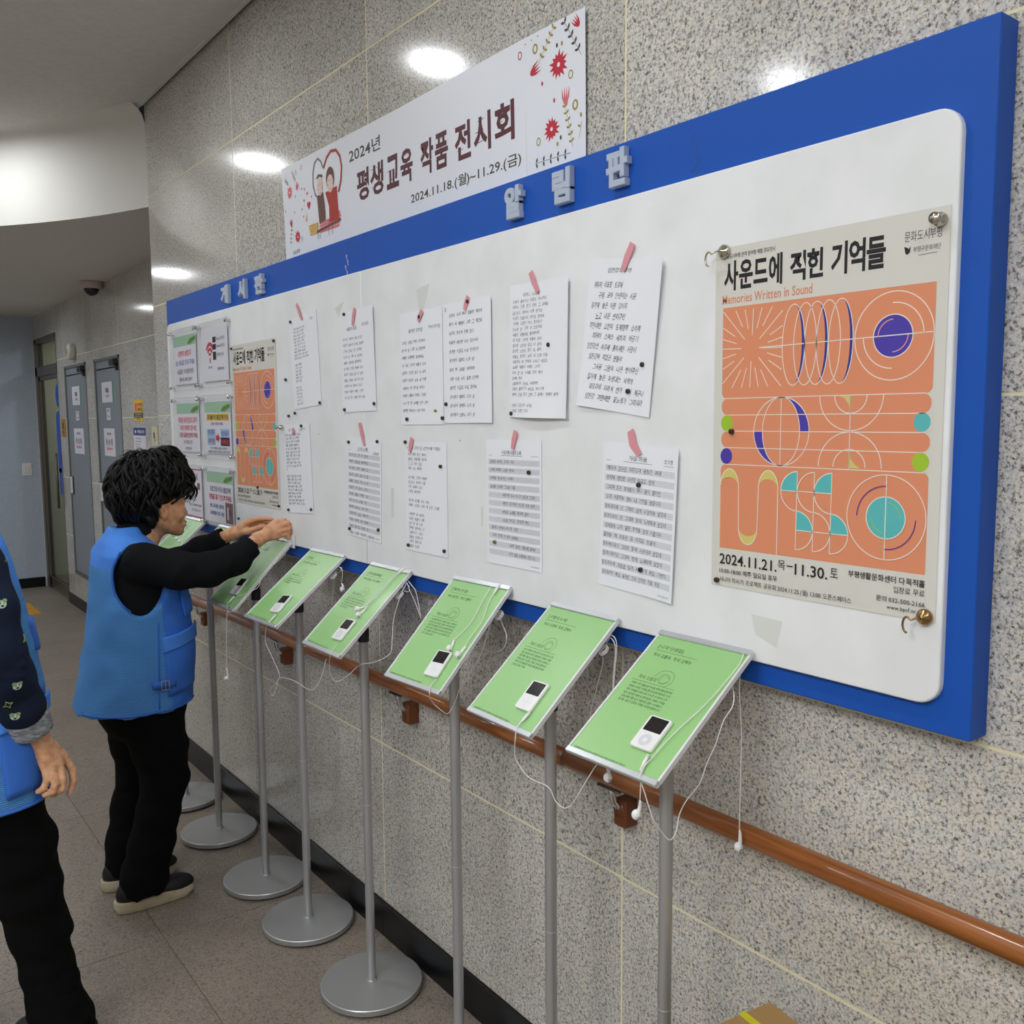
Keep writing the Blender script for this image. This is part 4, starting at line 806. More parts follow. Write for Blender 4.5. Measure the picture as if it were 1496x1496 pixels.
for i in range(8):
    c, W, Lv, Nn = pframe(i); py = POLES[i]
    e = empty('display_stand', (PX, py, 0), 'silver floor stand with a tilted green song card, ' + WHERE[i], 'display stand', 'silver stands with green cards')
    R_ = .145
    b = MB(); b.lathe([(.0001, .0), (R_-.010, 0), (R_-.006, .008), (.0001, .008)], (PX, py, 0), n=48, m=M_rub); b.build('rubber_foot', e)
    b = MB(); b.lathe([(.0001, .008), (R_, .008)], (PX, py, 0), n=64, m=M_steel2); b.lathe([(R_, .008), (R_, .0225)], (PX, py, 0), n=64, m=M_steel2); b.lathe([(R_, .0225), (R_-.0018, .0243)], (PX, py, 0), n=64, m=M_alu); b.lathe([(R_-.0018, .0243), (.03, .026), (.0001, .026)], (PX, py, 0), n=64, m=M_steel2); b.build('base_plate', e)
    # top of the pole reaches the clamp behind the card
    below = c - Nn*.022; zt = below.z - .035 + (PX-below.x)*math.tan(PANELS[i][4])
    b = MB(); b.lathe([(.0165, .026), (.0165, .028), (.0128, .030)], (PX, py, 0), n=24, m=M_steel2); b.build('pole_collar', e)
    b = MB(); b.lathe([(.0125, .028), (.0125, zt-.03)], (PX, py, 0), n=28, m=M_steel); b.build('pole', e)
    b = MB(); b.lathe([(.0128, .5502), (.0128, .5514)], (PX, py, 0), n=24, m=M_aluw); b.build('pole_joint', e)
    b = MB(); b.lathe([(.0155, zt-.045), (.016, zt-.04), (.016, zt-.01), (.0001, zt-.01)], (PX, py, 0), n=20, m=M_blk)
    pc = Vector((PX, py, zt)); b.obox(pc + Vector((0, 0, .004)), ((1, 0, 0), (0, 1, 0), (0, 0, 1)), (.011, .013, .018), M_blk, .002)
    q = c + W*(Vector((PX, py, 0))-Vector((c.x, c.y, 0))).dot(W)*1.0 + Lv*((PX-c.x)/Lv.x if abs(Lv.x) > .1 else 0) - Nn*.012
    b.obox(q, (W, Lv, Nn), (.020, .028, .004), M_blk, .001); b.build('clamp', e)
    # card tray
    b = MB(); b.obox(c - Nn*.0045, (W, Lv, Nn), (PW/2-.001, PL/2-.001, .0035), M_aluw, .0008); b.build('back_panel', e)
    for sg, nm in ((1, 'top_rail'), (-1, 'bottom_rail')):
        b = MB(); b.obox(c + Lv*sg*(PL/2-.004) + Nn*.0005, (W, Lv, Nn), (PW/2, .0062 if sg > 0 else .0058, .0042), M_alu, .0012); b.build(nm, e)
    for sg in (1, -1):
        b = MB(); b.obox(c + W*sg*(PW/2-.0014) - Nn*.002, (W, Lv, Nn), (.0022, PL/2-.009, .005), M_aluw, .0008); b.build('side_rail', e)
    k_ = PW*1000/221.
    s = Sheet(c - W*PW/2 + Lv*PL/2 + Nn*.0001, W, -Lv, scale=k_); 
    b = MB(); b.obox(c + Nn*.0000, (W, Lv, Nn), (PW/2-.003, PL/2-.009, .0008), M_green); b.build('song_card', e)
    s.h = .0010
    t1, t2 = TITLES[i]; near = i < 6
    s.text(t1, 22, 32, 22+7.0*len(t1)+6, 43, M_gtxt, 0); s.line([(22, 47), (124, 47)], .6, M_gtxt); s.text(t2, 24, 54, 118, 63, M_gtxt, 0)
    s.text('작사 스토리', 30, 111, 73, 121, M_gtxt, 0); s.line([(19, 126), (124, 126)], .6, M_gtxt)
    s.arc(86, 108, 22, 20, .6, M_gtxt, 180, 420, 24); s.arc(87, 109, 12, 12, .6, M_gtxt, 0, 360, 20); s.arc(88, 110, 9, 9, .5, M_gtxt, 20, 330, 20)
    nb = 6 if i in (0, 1, 2) else (3 if i == 4 else 5)
    for k in range(nb):
        ln = BODY[(k + 2*i) % 6] if k < nb-1 or i == 0 else BODY[(k+2*i) % 6][:12]
        s.text(ln, 24, 131+k*8.6, 24+103*len(ln)/28. if len(ln) < 20 else 126, 136.6+k*8.6, M_gtxt, 0)
    s.text('부평생활문화센터 시니어 작사가 프로젝트 이 사업은 문화도시의 지원을 받아 진행합니다', 12, 300, 140, 305, M_gtxt, 0)
    s.build('print', e)

# ------------------------------------------------------------------ small white media players on the cards
PLY = [(147.5, 228, 0, 'wheel'), (153.5, 234, -.03, 'cross'), (158, 246, -.05, 'cross'), (146, 236, -.07, 'wheel'), (139, 235, -.16, 'wheel'), (136, 226, -.08, 'cross')]
for i, (pu, pv, rot, kind) in enumerate(PLY):
    c, W, Lv, Nn = pframe(i); k_ = PW/221.
    W2 = W*cos(rot) + Lv*sin(rot)*-1; L2 = Lv*cos(rot) + W*sin(rot)
    o = c - W*PW/2 + Lv*PL/2 + W*pu*k_ - Lv*pv*k_ + Nn*.0012
    e = empty('media_player', tuple(o), 'small white media player with a dark screen on the card ' + WHERE[i], 'media player', 'white media players on the cards')
    hw, hl = .0245, .0345
    b = MB(); pts = rr(-hw*1000, -hl*1000, hw*1000, hl*1000, 5, 5); n = len(pts)
    def ringp(h, ins): return [o + W2*(u/1000-ins*(1 if u > 0 else -1)) - L2*(v/1000-ins*(1 if v > 0 else -1)) + Nn*h for u, v in pts]
    vs = ringp(0, .0012) + ringp(.0015, 0) + ringp(.0058, 0) + ringp(.0070, .0012)
    b.add(vs, [(q*n+j, (q+1)*n+j, (q+1)*n+(j+1) % n, q*n+(j+1) % n) for q in range(3) for j in range(n)], M_wpl, True); b.add(vs[3*n:], [tuple(range(n))[::-1]], M_wpl); b.add(vs[:n], [tuple(range(n))], M_chrome)
    b.build('body', e)
    s = Sheet(o + Nn*.007, W2, -L2); s.poly(rr(-19.5, -31, 19.5, -1, 1.5), M_scr); s.build('screen', e)
    s = Sheet(o + Nn*.007, W2, -L2); mm = mat('wheel_grey', 'd4d5da', .4)
    if kind == 'wheel': s.ell(0, 17, 12.5, 12.5, mm); s.up(); s.ell(0, 17, 4.6, 4.6, M_wpl)
    else:
        for u, v in ((0, 9), (0, 25), (-8, 17), (8, 17)): s.arc(u, v, 2.2, 1.4, .6, mm, n=8)
        s.arc(0, 17, 3, 3, .7, mm, n=12)
    s.build('click_wheel', e)
CABLES={
 'A':[
  ('c', [(-0.2273, 1.0345, 1.0753), (-0.2439, 1.0305, 1.0634), (-0.2552, 1.0213, 1.0551), (-0.25, 1.0254, 1.0402), (-0.245, 1.0228, 1.0228), (-0.24, 1.0087, 0.9829), (-0.22, 1.0092, 0.9553), (-0.2045, 1.0051, 0.9372), (-0.1891, 1.0054, 0.9446), (-0.1736, 1.0118, 0.9697), (-0.1582, 1.0099, 0.9917), (-0.1427, 0.9959, 1.021), (-0.1273, 0.994, 1.0527), (-0.1118, 0.9881, 1.0858), (-0.0964, 0.9861, 1.1211), (-0.0809, 0.9799, 1.1449), (-0.0655, 0.9898, 1.1617), (-0.05, 1.0078, 1.1707)]),
  ('c', [(-0.2552, 1.0213, 1.0551), (-0.2411, 1.0271, 1.0653), (-0.2224, 1.0248, 1.0785), (-0.1986, 1.023, 1.0954), (-0.1699, 1.0173, 1.1157), (-0.1325, 1.007, 1.1421), (-0.1066, 1.0019, 1.1604), (-0.0813, 0.9999, 1.1783), (-0.045, 0.9988, 1.2041), (-0.0277, 1.0031, 1.2165), (-0.02, 1.0074, 1.2192), (-0.022, 1.0112, 1.1943), (-0.024, 1.0116, 1.1552), (-0.026, 1.0044, 1.085), (-0.028, 1.0026, 1.0197), (-0.03, 1.0015, 0.9539), (-0.032, 0.9997, 0.9082)]),
  ('c', [(-0.2569, 1.0216, 1.0539), (-0.25, 1.0271, 1.0397), (-0.25, 1.0274, 1.0226), (-0.25, 1.0281, 1.0115)]),
  ('b', [(-0.25, 1.0363, 0.9822), (-0.25, 1.0281, 1.0099)]),
  ('b', [(-0.032, 1.0014, 0.8755), (-0.032, 0.9997, 0.9082)]),
 ],
 'B':[
  ('c', [(-0.2124, 1.3704, 1.0587), (-0.2258, 1.3728, 1.0471), (-0.2397, 1.3723, 1.0352), (-0.245, 1.3699, 1.0179), (-0.24, 1.379, 0.9868), (-0.235, 1.3792, 0.9663), (-0.23, 1.3469, 0.9421), (-0.225, 1.2948, 0.9386), (-0.22, 1.2768, 0.9138), (-0.215, 1.2471, 0.9133), (-0.21, 1.2034, 0.9773), (-0.205, 1.1832, 1.0105), (-0.2, 1.1725, 1.0202)]),
  ('b', [(-0.19, 1.1688, 0.9884), (-0.19, 1.1742, 1.0097)]),
  ('c', [(-0.03, 1.3403, 1.1911), (-0.03, 1.3538, 1.1828), (-0.03, 1.3565, 1.148), (-0.03, 1.3564, 1.1288), (-0.03, 1.3756, 1.0705), (-0.03, 1.3925, 1.0195), (-0.03, 1.3924, 1.0017)]),
  ('c', [(-0.03, 1.3457, 1.1787), (-0.03, 1.3296, 1.1949), (-0.03, 1.3146, 1.179), (-0.03, 1.3211, 1.1137), (-0.03, 1.3236, 1.0752)]),
  ('c', [(-0.03, 1.3446, 1.1751), (-0.03, 1.3322, 1.1888), (-0.03, 1.3188, 1.1707), (-0.03, 1.3243, 1.113), (-0.03, 1.3263, 1.0783)]),
 ],
 'C':[
  ('c', [(-0.0191, 1.7294, 1.2379), (-0.052, 1.7227, 1.2051), (-0.0874, 1.7001, 1.1687), (-0.1208, 1.6998, 1.136), (-0.1379, 1.6958, 1.119)]),
  ('c', [(-0.0245, 1.7515, 1.2343), (-0.0505, 1.7454, 1.2084), (-0.0945, 1.7314, 1.1643), (-0.1236, 1.7374, 1.1363), (-0.1385, 1.746, 1.1224)]),
  ('b', [(-0.1573, 1.6988, 1.1002), (-0.1379, 1.6958, 1.119)]),
  ('b', [(-0.1541, 1.7379, 1.1065), (-0.1378, 1.7457, 1.1231)]),
  ('c', [(-0.2087, 1.7101, 1.0509), (-0.2197, 1.7113, 1.0402), (-0.2273, 1.7074, 1.0324), (-0.235, 1.6966, 1.0248), (-0.2133, 1.7227, 0.9974), (-0.1917, 1.7114, 0.9721), (-0.17, 1.7206, 0.9619), (-0.1483, 1.7286, 0.9798), (-0.1267, 1.7359, 1.0087), (-0.105, 1.7185, 1.0505), (-0.0833, 1.7071, 1.0978), (-0.0617, 1.7012, 1.1649), (-0.04, 1.6988, 1.1866)]),
  ('c', [(-0.03, 1.7153, 1.1825), (-0.03, 1.7013, 1.1534), (-0.03, 1.6844, 1.1286), (-0.03, 1.6934, 1.099), (-0.03, 1.7346, 1.0784), (-0.03, 1.7736, 1.0796), (-0.03, 1.764, 1.1066), (-0.03, 1.7391, 1.1609)]),
 ],
 'D':[
  ('c', [(-0.0123, 2.1824, 1.221), (-0.0466, 2.1925, 1.1907), (-0.0806, 2.1902, 1.1604), (-0.1065, 2.2015, 1.1375), (-0.1183, 2.2009, 1.127)]),
  ('c', [(-0.0147, 2.1984, 1.2192), (-0.0618, 2.1986, 1.1773), (-0.0952, 2.2054, 1.1477), (-0.121, 2.2045, 1.1248)]),
  ('b', [(-0.1426, 2.204, 1.1055), (-0.1178, 2.1977, 1.1275)]),
  ('b', [(-0.1316, 2.2312, 1.1158), (-0.121, 2.2045, 1.1248)]),
  ('c', [(-0.2148, 2.1878, 1.041), (-0.2274, 2.1846, 1.0297), (-0.2376, 2.1798, 1.0205), (-0.235, 2.195, 1.0011), (-0.2188, 2.2318, 0.9746), (-0.2025, 2.2585, 0.9375), (-0.1863, 2.2571, 0.9164), (-0.17, 2.2179, 0.9408), (-0.1538, 2.1795, 0.9747), (-0.1375, 2.1353, 0.9873), (-0.1213, 2.1002, 1.0058), (-0.105, 2.0971, 1.0196), (-0.0888, 2.1166, 1.0491), (-0.0725, 2.135, 1.0995), (-0.0562, 2.1215, 1.1636), (-0.04, 2.1171, 1.1943)]),
  ('c', [(-0.03, 2.1261, 1.1959), (-0.03, 2.1037, 1.183), (-0.03, 2.0889, 1.1732), (-0.03, 2.0717, 1.1282), (-0.03, 2.0666, 1.1033)]),
  ('c', [(-0.03, 2.1341, 1.1908), (-0.03, 2.1157, 1.1652), (-0.03, 2.0973, 1.148), (-0.03, 2.0701, 1.1106)]),
  ('c', [(-0.03, 2.1299, 1.1994), (-0.03, 2.1576, 1.1875), (-0.03, 2.1544, 1.1676), (-0.03, 2.1272, 1.1676), (-0.03, 2.1227, 1.1843)]),
 ],
 'E':[
  ('c', [(-0.2255, 2.5754, 1.0523), (-0.2437, 2.5714, 1.0378), (-0.235, 2.6203, 1.0124), (-0.2289, 2.6495, 0.979), (-0.2229, 2.6602, 0.9486), (-0.2168, 2.6303, 0.9124), (-0.2107, 2.5935, 0.8601), (-0.2046, 2.6683, 0.8098), (-0.1986, 2.6991, 0.7826), (-0.1925, 2.6948, 0.7731), (-0.1864, 2.678, 0.8041), (-0.1804, 2.6672, 0.8336), (-0.1743, 2.5702, 0.8451), (-0.1682, 2.4802, 0.8379), (-0.1621, 2.4421, 0.8545), (-0.1561, 2.4132, 0.895), (-0.15, 2.3957, 0.9454)]),
  ('c', [(-0.03, 2.5609, 1.1864), (-0.03, 2.5219, 1.1776), (-0.03, 2.5203, 1.1552), (-0.03, 2.5295, 1.1313)]),
  ('b', [(-0.03, 2.5225, 1.1164), (-0.03, 2.5284, 1.1337)]),
  ('c', [(-0.03, 2.5547, 1.1735), (-0.03, 2.5738, 1.1389), (-0.03, 2.5899, 1.0905), (-0.03, 2.5963, 1.0523)]),
  ('c', [(-0.03, 2.5359, 1.1895), (-0.03, 2.5769, 1.1706), (-0.03, 2.5472, 1.1653), (-0.03, 2.5216, 1.1822), (-0.03, 2.5663, 1.1811)]),
 ],
 'F':[
  ('c', [(-0.1996, 2.9883, 1.0419), (-0.2156, 2.9907, 1.0262), (-0.235, 2.9533, 1.0197), (-0.235, 2.953, 1.01), (-0.235, 2.9298, 1.0064), (-0.235, 2.8719, 1.0256), (-0.2017, 2.8393, 1.0792), (-0.1683, 2.8479, 1.0932), (-0.135, 2.8844, 1.1257), (-0.1017, 2.8329, 1.1749), (-0.0683, 2.8187, 1.2169), (-0.035, 2.8736, 1.2252)]),
  ('c', [(-0.1991, 2.9795, 1.042), (-0.1856, 2.9478, 1.0538), (-0.1668, 2.917, 1.0708), (-0.17, 2.7903, 1.1442), (-0.1025, 2.7691, 1.2158), (-0.035, 2.8887, 1.2212)]),
  ('c', [(-0.235, 2.9541, 1.0047), (-0.235, 2.9675, 0.94), (-0.235, 2.9823, 0.8041)]),
  ('b', [(-0.235, 2.986, 0.7703), (-0.235, 2.9818, 0.8089)]),
 ],
 'H':[
  ('c', [(-0.0211, 3.9628, 1.2167), (-0.0611, 3.9151, 1.1798), (-0.0907, 3.8881, 1.1527)]),
  ('c', [(-0.0181, 3.8918, 1.2165), (-0.0589, 3.8771, 1.1801), (-0.0913, 3.8504, 1.1507)]),
  ('b', [(-0.1036, 3.8937, 1.1417), (-0.0907, 3.8881, 1.1527)]),
  ('b', [(-0.1073, 3.8373, 1.1362), (-0.0913, 3.8504, 1.1507)]),
 ],
}
# ------------------------------------------------------------------ white earphones: cables and buds
def smooth_path(P, n=5):
    P = [Vector(p) for p in P]; out = []
    for i in range(len(P)-1):
        p0 = P[max(i-1, 0)]; p1 = P[i]; p2 = P[i+1]; p3 = P[min(i+2, len(P)-1)]
        for k in range(n):
            t = k/n; out.append(.5*((2*p1) + (p2-p0)*t + (2*p0-5*p1+4*p2-p3)*t*t + (3*p1-p0-3*p2+p3)*t**3))
    out.append(P[-1]); return out
for key, items in CABLES.items():
    i = 'ABCDEFGH'.index(key)
    p0 = items[0][1][0]
    e = empty('earphones', tuple(p0), 'thin white wired earphones on the stand ' + WHERE[i], 'earphones', 'white earphones on the stands')
    c, W, Lv, Nn = pframe(i); first = True
    for kd, P in items:
        if kd == 'c':
            b = MB(); b.tube(smooth_path(P), .00105, 6, M_cable); b.build('cable', e)
            if first and i < 6:
                a = Vector(P[0]); d = (Vector(P[1])-a).normalized(); b = MB(); b.tube([a - d*.004, a + d*.014, a + d*.018, a + d*.028], [.0032, .0032, .0022, .0014], 10, M_wpl); b.build('plug', e)
            first = False
        else:
            a, d_ = Vector(P[0]), (Vector(P[1])-Vector(P[0])); d = d_.normalized(); b = MB()
            b.ball(a, (.0085, .0080, .0088), M_wpl, 14, 10); ln = max(.018, d_.length); q_ = Vector((.0045, 0, 0)); b.tube([a + d*.002 + q_*.6, a + d*min(.010, ln*.5) + q_, a + d*min(.024, ln*.85) + q_*.6, a + d*ln], [.0046, .0036, .0028, .0012], 8, M_wpl)
            sp = (a - d*.002 + Vector((-.002, -.0072, -.001))); b.ball(sp, (.003, .002, .003), M_grey, 8, 6)
            b.build('earbud', e)
            b = MB(); b.tube([a + d*.010 + q_, a + d_*.6 + q_*.5, a + d_], .00105, 6, M_cable); b.build('cable', e)
# clear cable clip under the near cards
for i in (1, 2, 3, 4):
    c, W, Lv, Nn = pframe(i); o = c + W*(PW/2-.006) + Lv*.085 - Nn*.018
    b = MB()
    for k in range(3): b.tube([o + W*.008*cos(a) + Lv*.012*sin(a) - Nn*(.003*k) for a in np.linspace(0, 2*pi, 12)], .0011, 6, M_cable)
    t = b.build('cable_coil'); tag(t, 'small coil of white cable hanging behind the card ' + WHERE[i], 'cable', 'coils of white cable')
# ------------------------------------------------------------------ far hall: doors, signs, small fittings
def panel_door(n, y0, y1, hy):
    e = empty('door_%d' % n, (XR, (y0+y1)/2, PZ0), kind='structure')
    b = MB(); t = .022
    b.box(XR-.016, XR+.03, y0, y0+t, PZ0, PZ1, M_doorf); b.box(XR-.016, XR+.03, y1-t, y1, PZ0, PZ1, M_doorf); b.box(XR-.016, XR+.03, y0, y1, PZ1-.02, PZ1, M_doorf); b.box(XR-.016, XR+.03, y0, y1, PZ0, PZ0+.02, M_doorf); b.build('door_frame', e)
    b = MB(); b.box(XR-.004, XR+.03, y0+t, y1-t, PZ1-.075, PZ1-.02, M_door); b.build('top_panel', e)
    b = MB(); b.box(XR+.01, XR+.03, y0+t, y1-t, PZ1-.085, PZ1-.075, M_blk); b.build('gap', e)
    b = MB(); b.cbox(XR-.006, XR+.02, y0+t+.003, y1-t-.003, PZ0+.024, PZ1-.086, .002, M_door); lf = b.build('door_leaf', e)
    b = MB(); b.box(XR-.05, XR-.004, y0+t, y0+t+.12, PZ1-.075, PZ1-.03, M_blk); b.box(XR-.03, XR-.004, y0+t, y0+t+.035, PZ1-.11, PZ1-.06, M_gap); b.build('door_closer', e)
    b = MB(); b.cbox(XR-.014, XR-.006, hy-.035, hy+.035, 1.01, 1.165, .003, M_blk); b.build('handle_plate', e, loc=None)
    b = MB(); b.cbox(XR-.026, XR-.012, hy-.030, hy+.018, 1.015, 1.160, .004, M_aluw); b.build('door_handle', e)
panel_door(1, D2[0], D2[1], 7.615); panel_door(2, D1[0], D1[1], 8.665)
# glass door to the washroom
e = empty('door_3', (XR, 9.54, 0), kind='structure')
b = MB()
for y0, y1, z0, z1 in ((DY1-.09, DY1, 0, DZ), (DY0, DY0+.03, 0, DZ), (DY0, DY1, DZ-.05, DZ), (DY0, DY1, 2.07, 2.16)): b.cbox(XR-.012, XR+.05, y0, y1, z0, z1, .002, M_brz)
b.build('door_frame', e)
M_gl = M_acr.copy(); M_gl.name = 'door_glass'; M_gl.node_tree.nodes['Transparent BSDF'].inputs[0].default_value = (.74, .78, .78, 1)
b = MB(); b.box(XR+.012, XR+.018, DY0+.03, DY1-.09, 2.16, DZ-.05, M_gl); b.build('transom_pane', e)
b = MB(); b.box(XR+.012, XR+.018, DY0+.07, DY1-.15, .12, 2.03, M_gl); b.build('glass_pane', e)
b = MB(); 
for y0, y1, z0, z1 in ((DY1-.15, DY1-.09, .02, 2.07), (DY0+.03, DY0+.07, .02, 2.07), (DY0+.03, DY1-.09, .02, .12), (DY0+.03, DY1-.09, 2.03, 2.07)): b.cbox(XR+.0, XR+.03, y0, y1, z0, z1, .002, M_brz)
b.build('door_leaf', e)
M_fig = mat('blue_figure', '2457c8', .5)
s = Sheet((XR+.011, DY1, 2.07), U_, D_, gap=.001)
s.ell(860, 200, 85, 105, M_fig); s.poly(rr(740, 340, 985, 900, (90, 90, 40, 40)), M_fig); s.poly(rr(760, 860, 850, 1110, (0, 0, 40, 40)), M_fig); s.poly(rr(870, 860, 965, 1110, (0, 0, 40, 40)), M_fig)
s.build('pictogram', e)
b = MB(); b.tube([(XR-.04, DY0+.11, .85), (XR-.04, DY0+.11, 1.35)], .011, 10, M_brz); b.build('door_handle', e)

def notice(x, y1, y0, z1, z0, art, label, cat='sign', name='wall_sign', m=M_notice, th=.0015, group=None):
    e = empty(name, (x, (y0+y1)/2, z0), label, cat, group)
    b = MB(); b.box(x-th, x, y0, y1, z0, z1, m); b.build('sheet', e)
    s = Sheet((x-th, y1, z1), U_, D_, gap=.0008); s.step = .0004; art(s, (y1-y0)*1000, (z1-z0)*1000); s.build('print', e)
XD = XR-.0062
def a_top(s, w, h): s.rect(0, 0, 14, h, M_hgreen2); s.rect(w-34, 0, w, h, M_hgreen2); s.up(); s.text('무료', w*.36, h*.3, w*.62, h*.55, M_pen, .03); s.text('안내', w*.36, h*.62, w*.62, h*.75, M_pen2, .02)
M_hgreen2 = mat('sign_green', '3c8a63', .6)
def a_small(s, w, h): s.text('본관', w*.2, h*.1, w*.8, h*.3, M_pen2, .02); s.text('전시실', w*.2, h*.6, w*.8, h*.8, M_pen2, .02)
def a_low(c):
    def f(s, w, h):
        s.text('안내', w*.3, h*.14, w*.66, h*.25, c, .03)
        for k in range(3): s.text('이용시간', w*(.18+.23*k), h*(.36+.03*(k % 2)), w*(.34+.23*k), h*.62, M_pen2, .02)
        s.text('출입금지', w*.24, h*.68, w*.76, h*.78, M_rose, .03)
    return f
notice(XD, 8.530, 8.195, 1.928, 1.772, a_top, 'white card with green side edges on the upper part of the further grey door', group='cards on the grey doors')
notice(XD, 7.518, 7.160, 1.928, 1.776, a_top, 'white card with green side edges on the upper part of the nearer grey door', group='cards on the grey doors')
notice(XD, 8.412, 8.300, 1.722, 1.644, a_small, 'tiny white label on the further grey door', group='cards on the grey doors')
notice(XD, 7.392, 7.286, 1.733, 1.645, a_small, 'tiny white label on the nearer grey door', group='cards on the grey doors')
notice(XD, 8.520, 8.172, 1.578, 1.366, a_low(M_nblue), 'white notice with a blue heading on the further grey door', group='cards on the grey doors')
notice(XD, 7.503, 7.190, 1.582, 1.374, a_low(M_pen2), 'white notice with a grey heading on the nearer grey door', group='cards on the grey doors')
XW = XR-.0125
def a_yel(s, w, h):
    s.rect(0, 0, w, h, M_nyel); s.up(); s.rect(0, h*.6, w, h*.84, M_ink); s.rect(w*.12, h*.16, w*.4, h*.55, M_rose); s.text('안전', w*.46, h*.14, w*.94, h*.34, M_red, .03); s.text('주의', w*.46, h*.38, w*.94, h*.56, M_ink, .03)
    s.up(); s.text('부평생활문화', w*.1, h*.63, w*.92, h*.71, M_w, .02); s.text('센터 안내문', w*.1, h*.74, w*.92, h*.81, M_w, .02); s.text('주의', w*.3, h*.88, w*.7, h*.95, M_ink, .02)
notice(XW, 6.622, 6.410, 1.778, 1.634, a_yel, 'yellow and black warning sticker on the hall granite, above the blue-headed notice')
def a_blue(s, w, h):
    s.rect(0, 0, w, h*.27, M_navy2); s.rect(0, h*.9, w, h, M_navy2); s.up(); s.poly([(w*.12, h*.07), (w*.28, h*.14), (w*.12, h*.22)], M_w); s.text('화장실 안내', w*.36, h*.08, w*.9, h*.2, M_w, .03)
    for k in range(5): s.text(('이용시간 안내', '문의 사무실', '월 수 금', '주의사항', '부평문화')[k], w*.14, h*(.36+.1*k), w*(.62-.04*k), h*(.40+.1*k), M_pen2, .02)
M_navy2 = mat('sign_navy', '2e4a92', .5)
notice(XW, 6.657, 6.370, 1.590, 1.396, a_blue, 'white notice with a dark blue heading bar on the hall granite behind the woman')
def a_one(s, w, h): s.text('1', w*.35, h*.3, w*.52, h*.62, M_ink, .03); s.text('층', w*.56, h*.66, w*.76, h*.76, M_pen2, .02); s.line([(w*.42, h*.66), (w*.42, h*.84)], 5, M_hgreen2)
notice(XW, 6.214, 6.090, 1.598, 1.474, a_one, 'cream floor-number plate with a black 1, at the corner beside the notice board', m=mat('cream_plate', 'ddd6b8', .6), th=.006)
def a_gold(s, w, h): s.text('화장실', w*.3, h*.2, w*.7, h*.6, M_ink, .02); s.text('안내', w*.3, h*.7, w*.7, h*.85, M_ink, .02)
notice(XW, 8.955, 8.805, 1.661, 1.505, a_gold, 'ochre rounded plate on the hall granite between glass door and grey door', m=mat('ochre_plate', 'b08a36', .5), th=.006)
b = MB(); b.lathe([(.065, 0), (.070, .004), (.070, .035), (.062, .048), (.02, .052), (.0001, .052)], (XR-.0125, 8.33, 2.212), (-1, 0, 0), 32, mat('cream_plastic', 'cfcfc2', .4)); b.obox((XR-.066, 8.35, 2.212), ((1, 0, 0), (0, 1, 0), (0, 0, 1)), (.003, .008, .022), M_grey)
t = b.build('round_sensor'); tag(t, 'round cream wall sensor above the further grey door', 'sensor')
e = empty('light_switch', (.358, YB, 1.17), 'white square light switch on the blue-grey end wall', 'switch')
b = MB(); b.cbox(.315, .401, YB-.008, YB, 1.112, 1.234, .003, M_wpl); b.build('plate', e)
b = MB(); b.cbox(.336, .380, YB-.012, YB-.007, 1.135, 1.172, .002, M_wpl); b.build('rocker', e)
b = MB(); b.cbox(.336, .380, YB-.012, YB-.007, 1.176, 1.212, .002, M_wpl); b.build('rocker', e)
e = empty('dome_camera', (.40, 7.30, LC), 'white dome security camera with a dark bubble on the low ceiling by the hall', 'camera')
b = MB(); b.lathe([(.0001, 0), (.075, 0), (.078, -.012), (.072, -.045), (.052, -.052)], (.40, 7.30, LC), n=32, m=mat('camera_shell', 'c9b8b4', .4)); b.build('housing', e)
b = MB(); b.lathe([(.053, -.048)] + [(.053*cos(a), -.050-.053*sin(a)) for a in np.linspace(0, pi/2-.02, 8)], (.40, 7.30, LC), n=32, m=mat('camera_bubble', '1c2024', .08)); b.build('bubble', e)
# yellow tactile paving in front of the glass door
tp = empty('tactile_strip', (.0, 8.9, 0), 'yellow tactile paving strip on the hall floor in front of the glass door', 'paving')
for k in range(-4, 1):
    for j in range(2):
        x0, y0 = -.13+.3*k, 8.60+.3*j
        b = MB(); b.cbox(x0+.001, x0+.299, y0+.001, y0+.299, 0, .003, .001, M_tact)
        for q in range(4): b.cbox(x0+.03+q*.068, x0+.065+q*.068, y0+.015, y0+.285, .003, .007, .002, M_tact)
        b.build('tactile_tile', tp)
# ------------------------------------------------------------------ cardboard box with yellow straps in the near corner
bx = empty('cardboard_box', (-.16, .80, 0), 'brown cardboard box with yellow packing straps at the bottom edge of the picture', 'box')
BH = .60; a_ = radians(-8); AX = (Vector((cos(a_), sin(a_), 0)), Vector((-sin(a_), cos(a_), 0)), Vector((0, 0, 1))); bw, bl = .15, .17
BC = Vector((-.006, .947, 0)) - AX[0]*bw - AX[1]*bl
b = MB(); b.obox(BC + Vector((0, 0, BH/2)), AX, (bw, bl, BH/2), M_board, .003); b.build('carton', bx)
for sg in (-1, 1):
    b = MB(); b.obox(BC + AX[0]*sg*(bw/2+.0006) + Vector((0, 0, BH+.0012)), AX, (bw/2-.0012, bl-.001, .0012), M_board); b.build('flap', bx)
for ax, off, h1 in ((0, .09, bw), (1, .085, bl)):
    b = MB(); A0 = AX[ax]; A1 = AX[1-ax]; oc = BC + A1*off
    for c_, hh in ((Vector((0, 0, BH+.0034)), (h1+.002, .0008)), (A0*(h1+.0015)+Vector((0, 0, BH/2)), (.0008, BH/2)), (A0*-(h1+.0015)+Vector((0, 0, BH/2)), (.0008, BH/2))):
        b.obox(oc + c_, (A0, A1, Vector((0, 0, 1))), (hh[0], .007, hh[1]), M_strap, .0004)
    b.build('strap', bx)
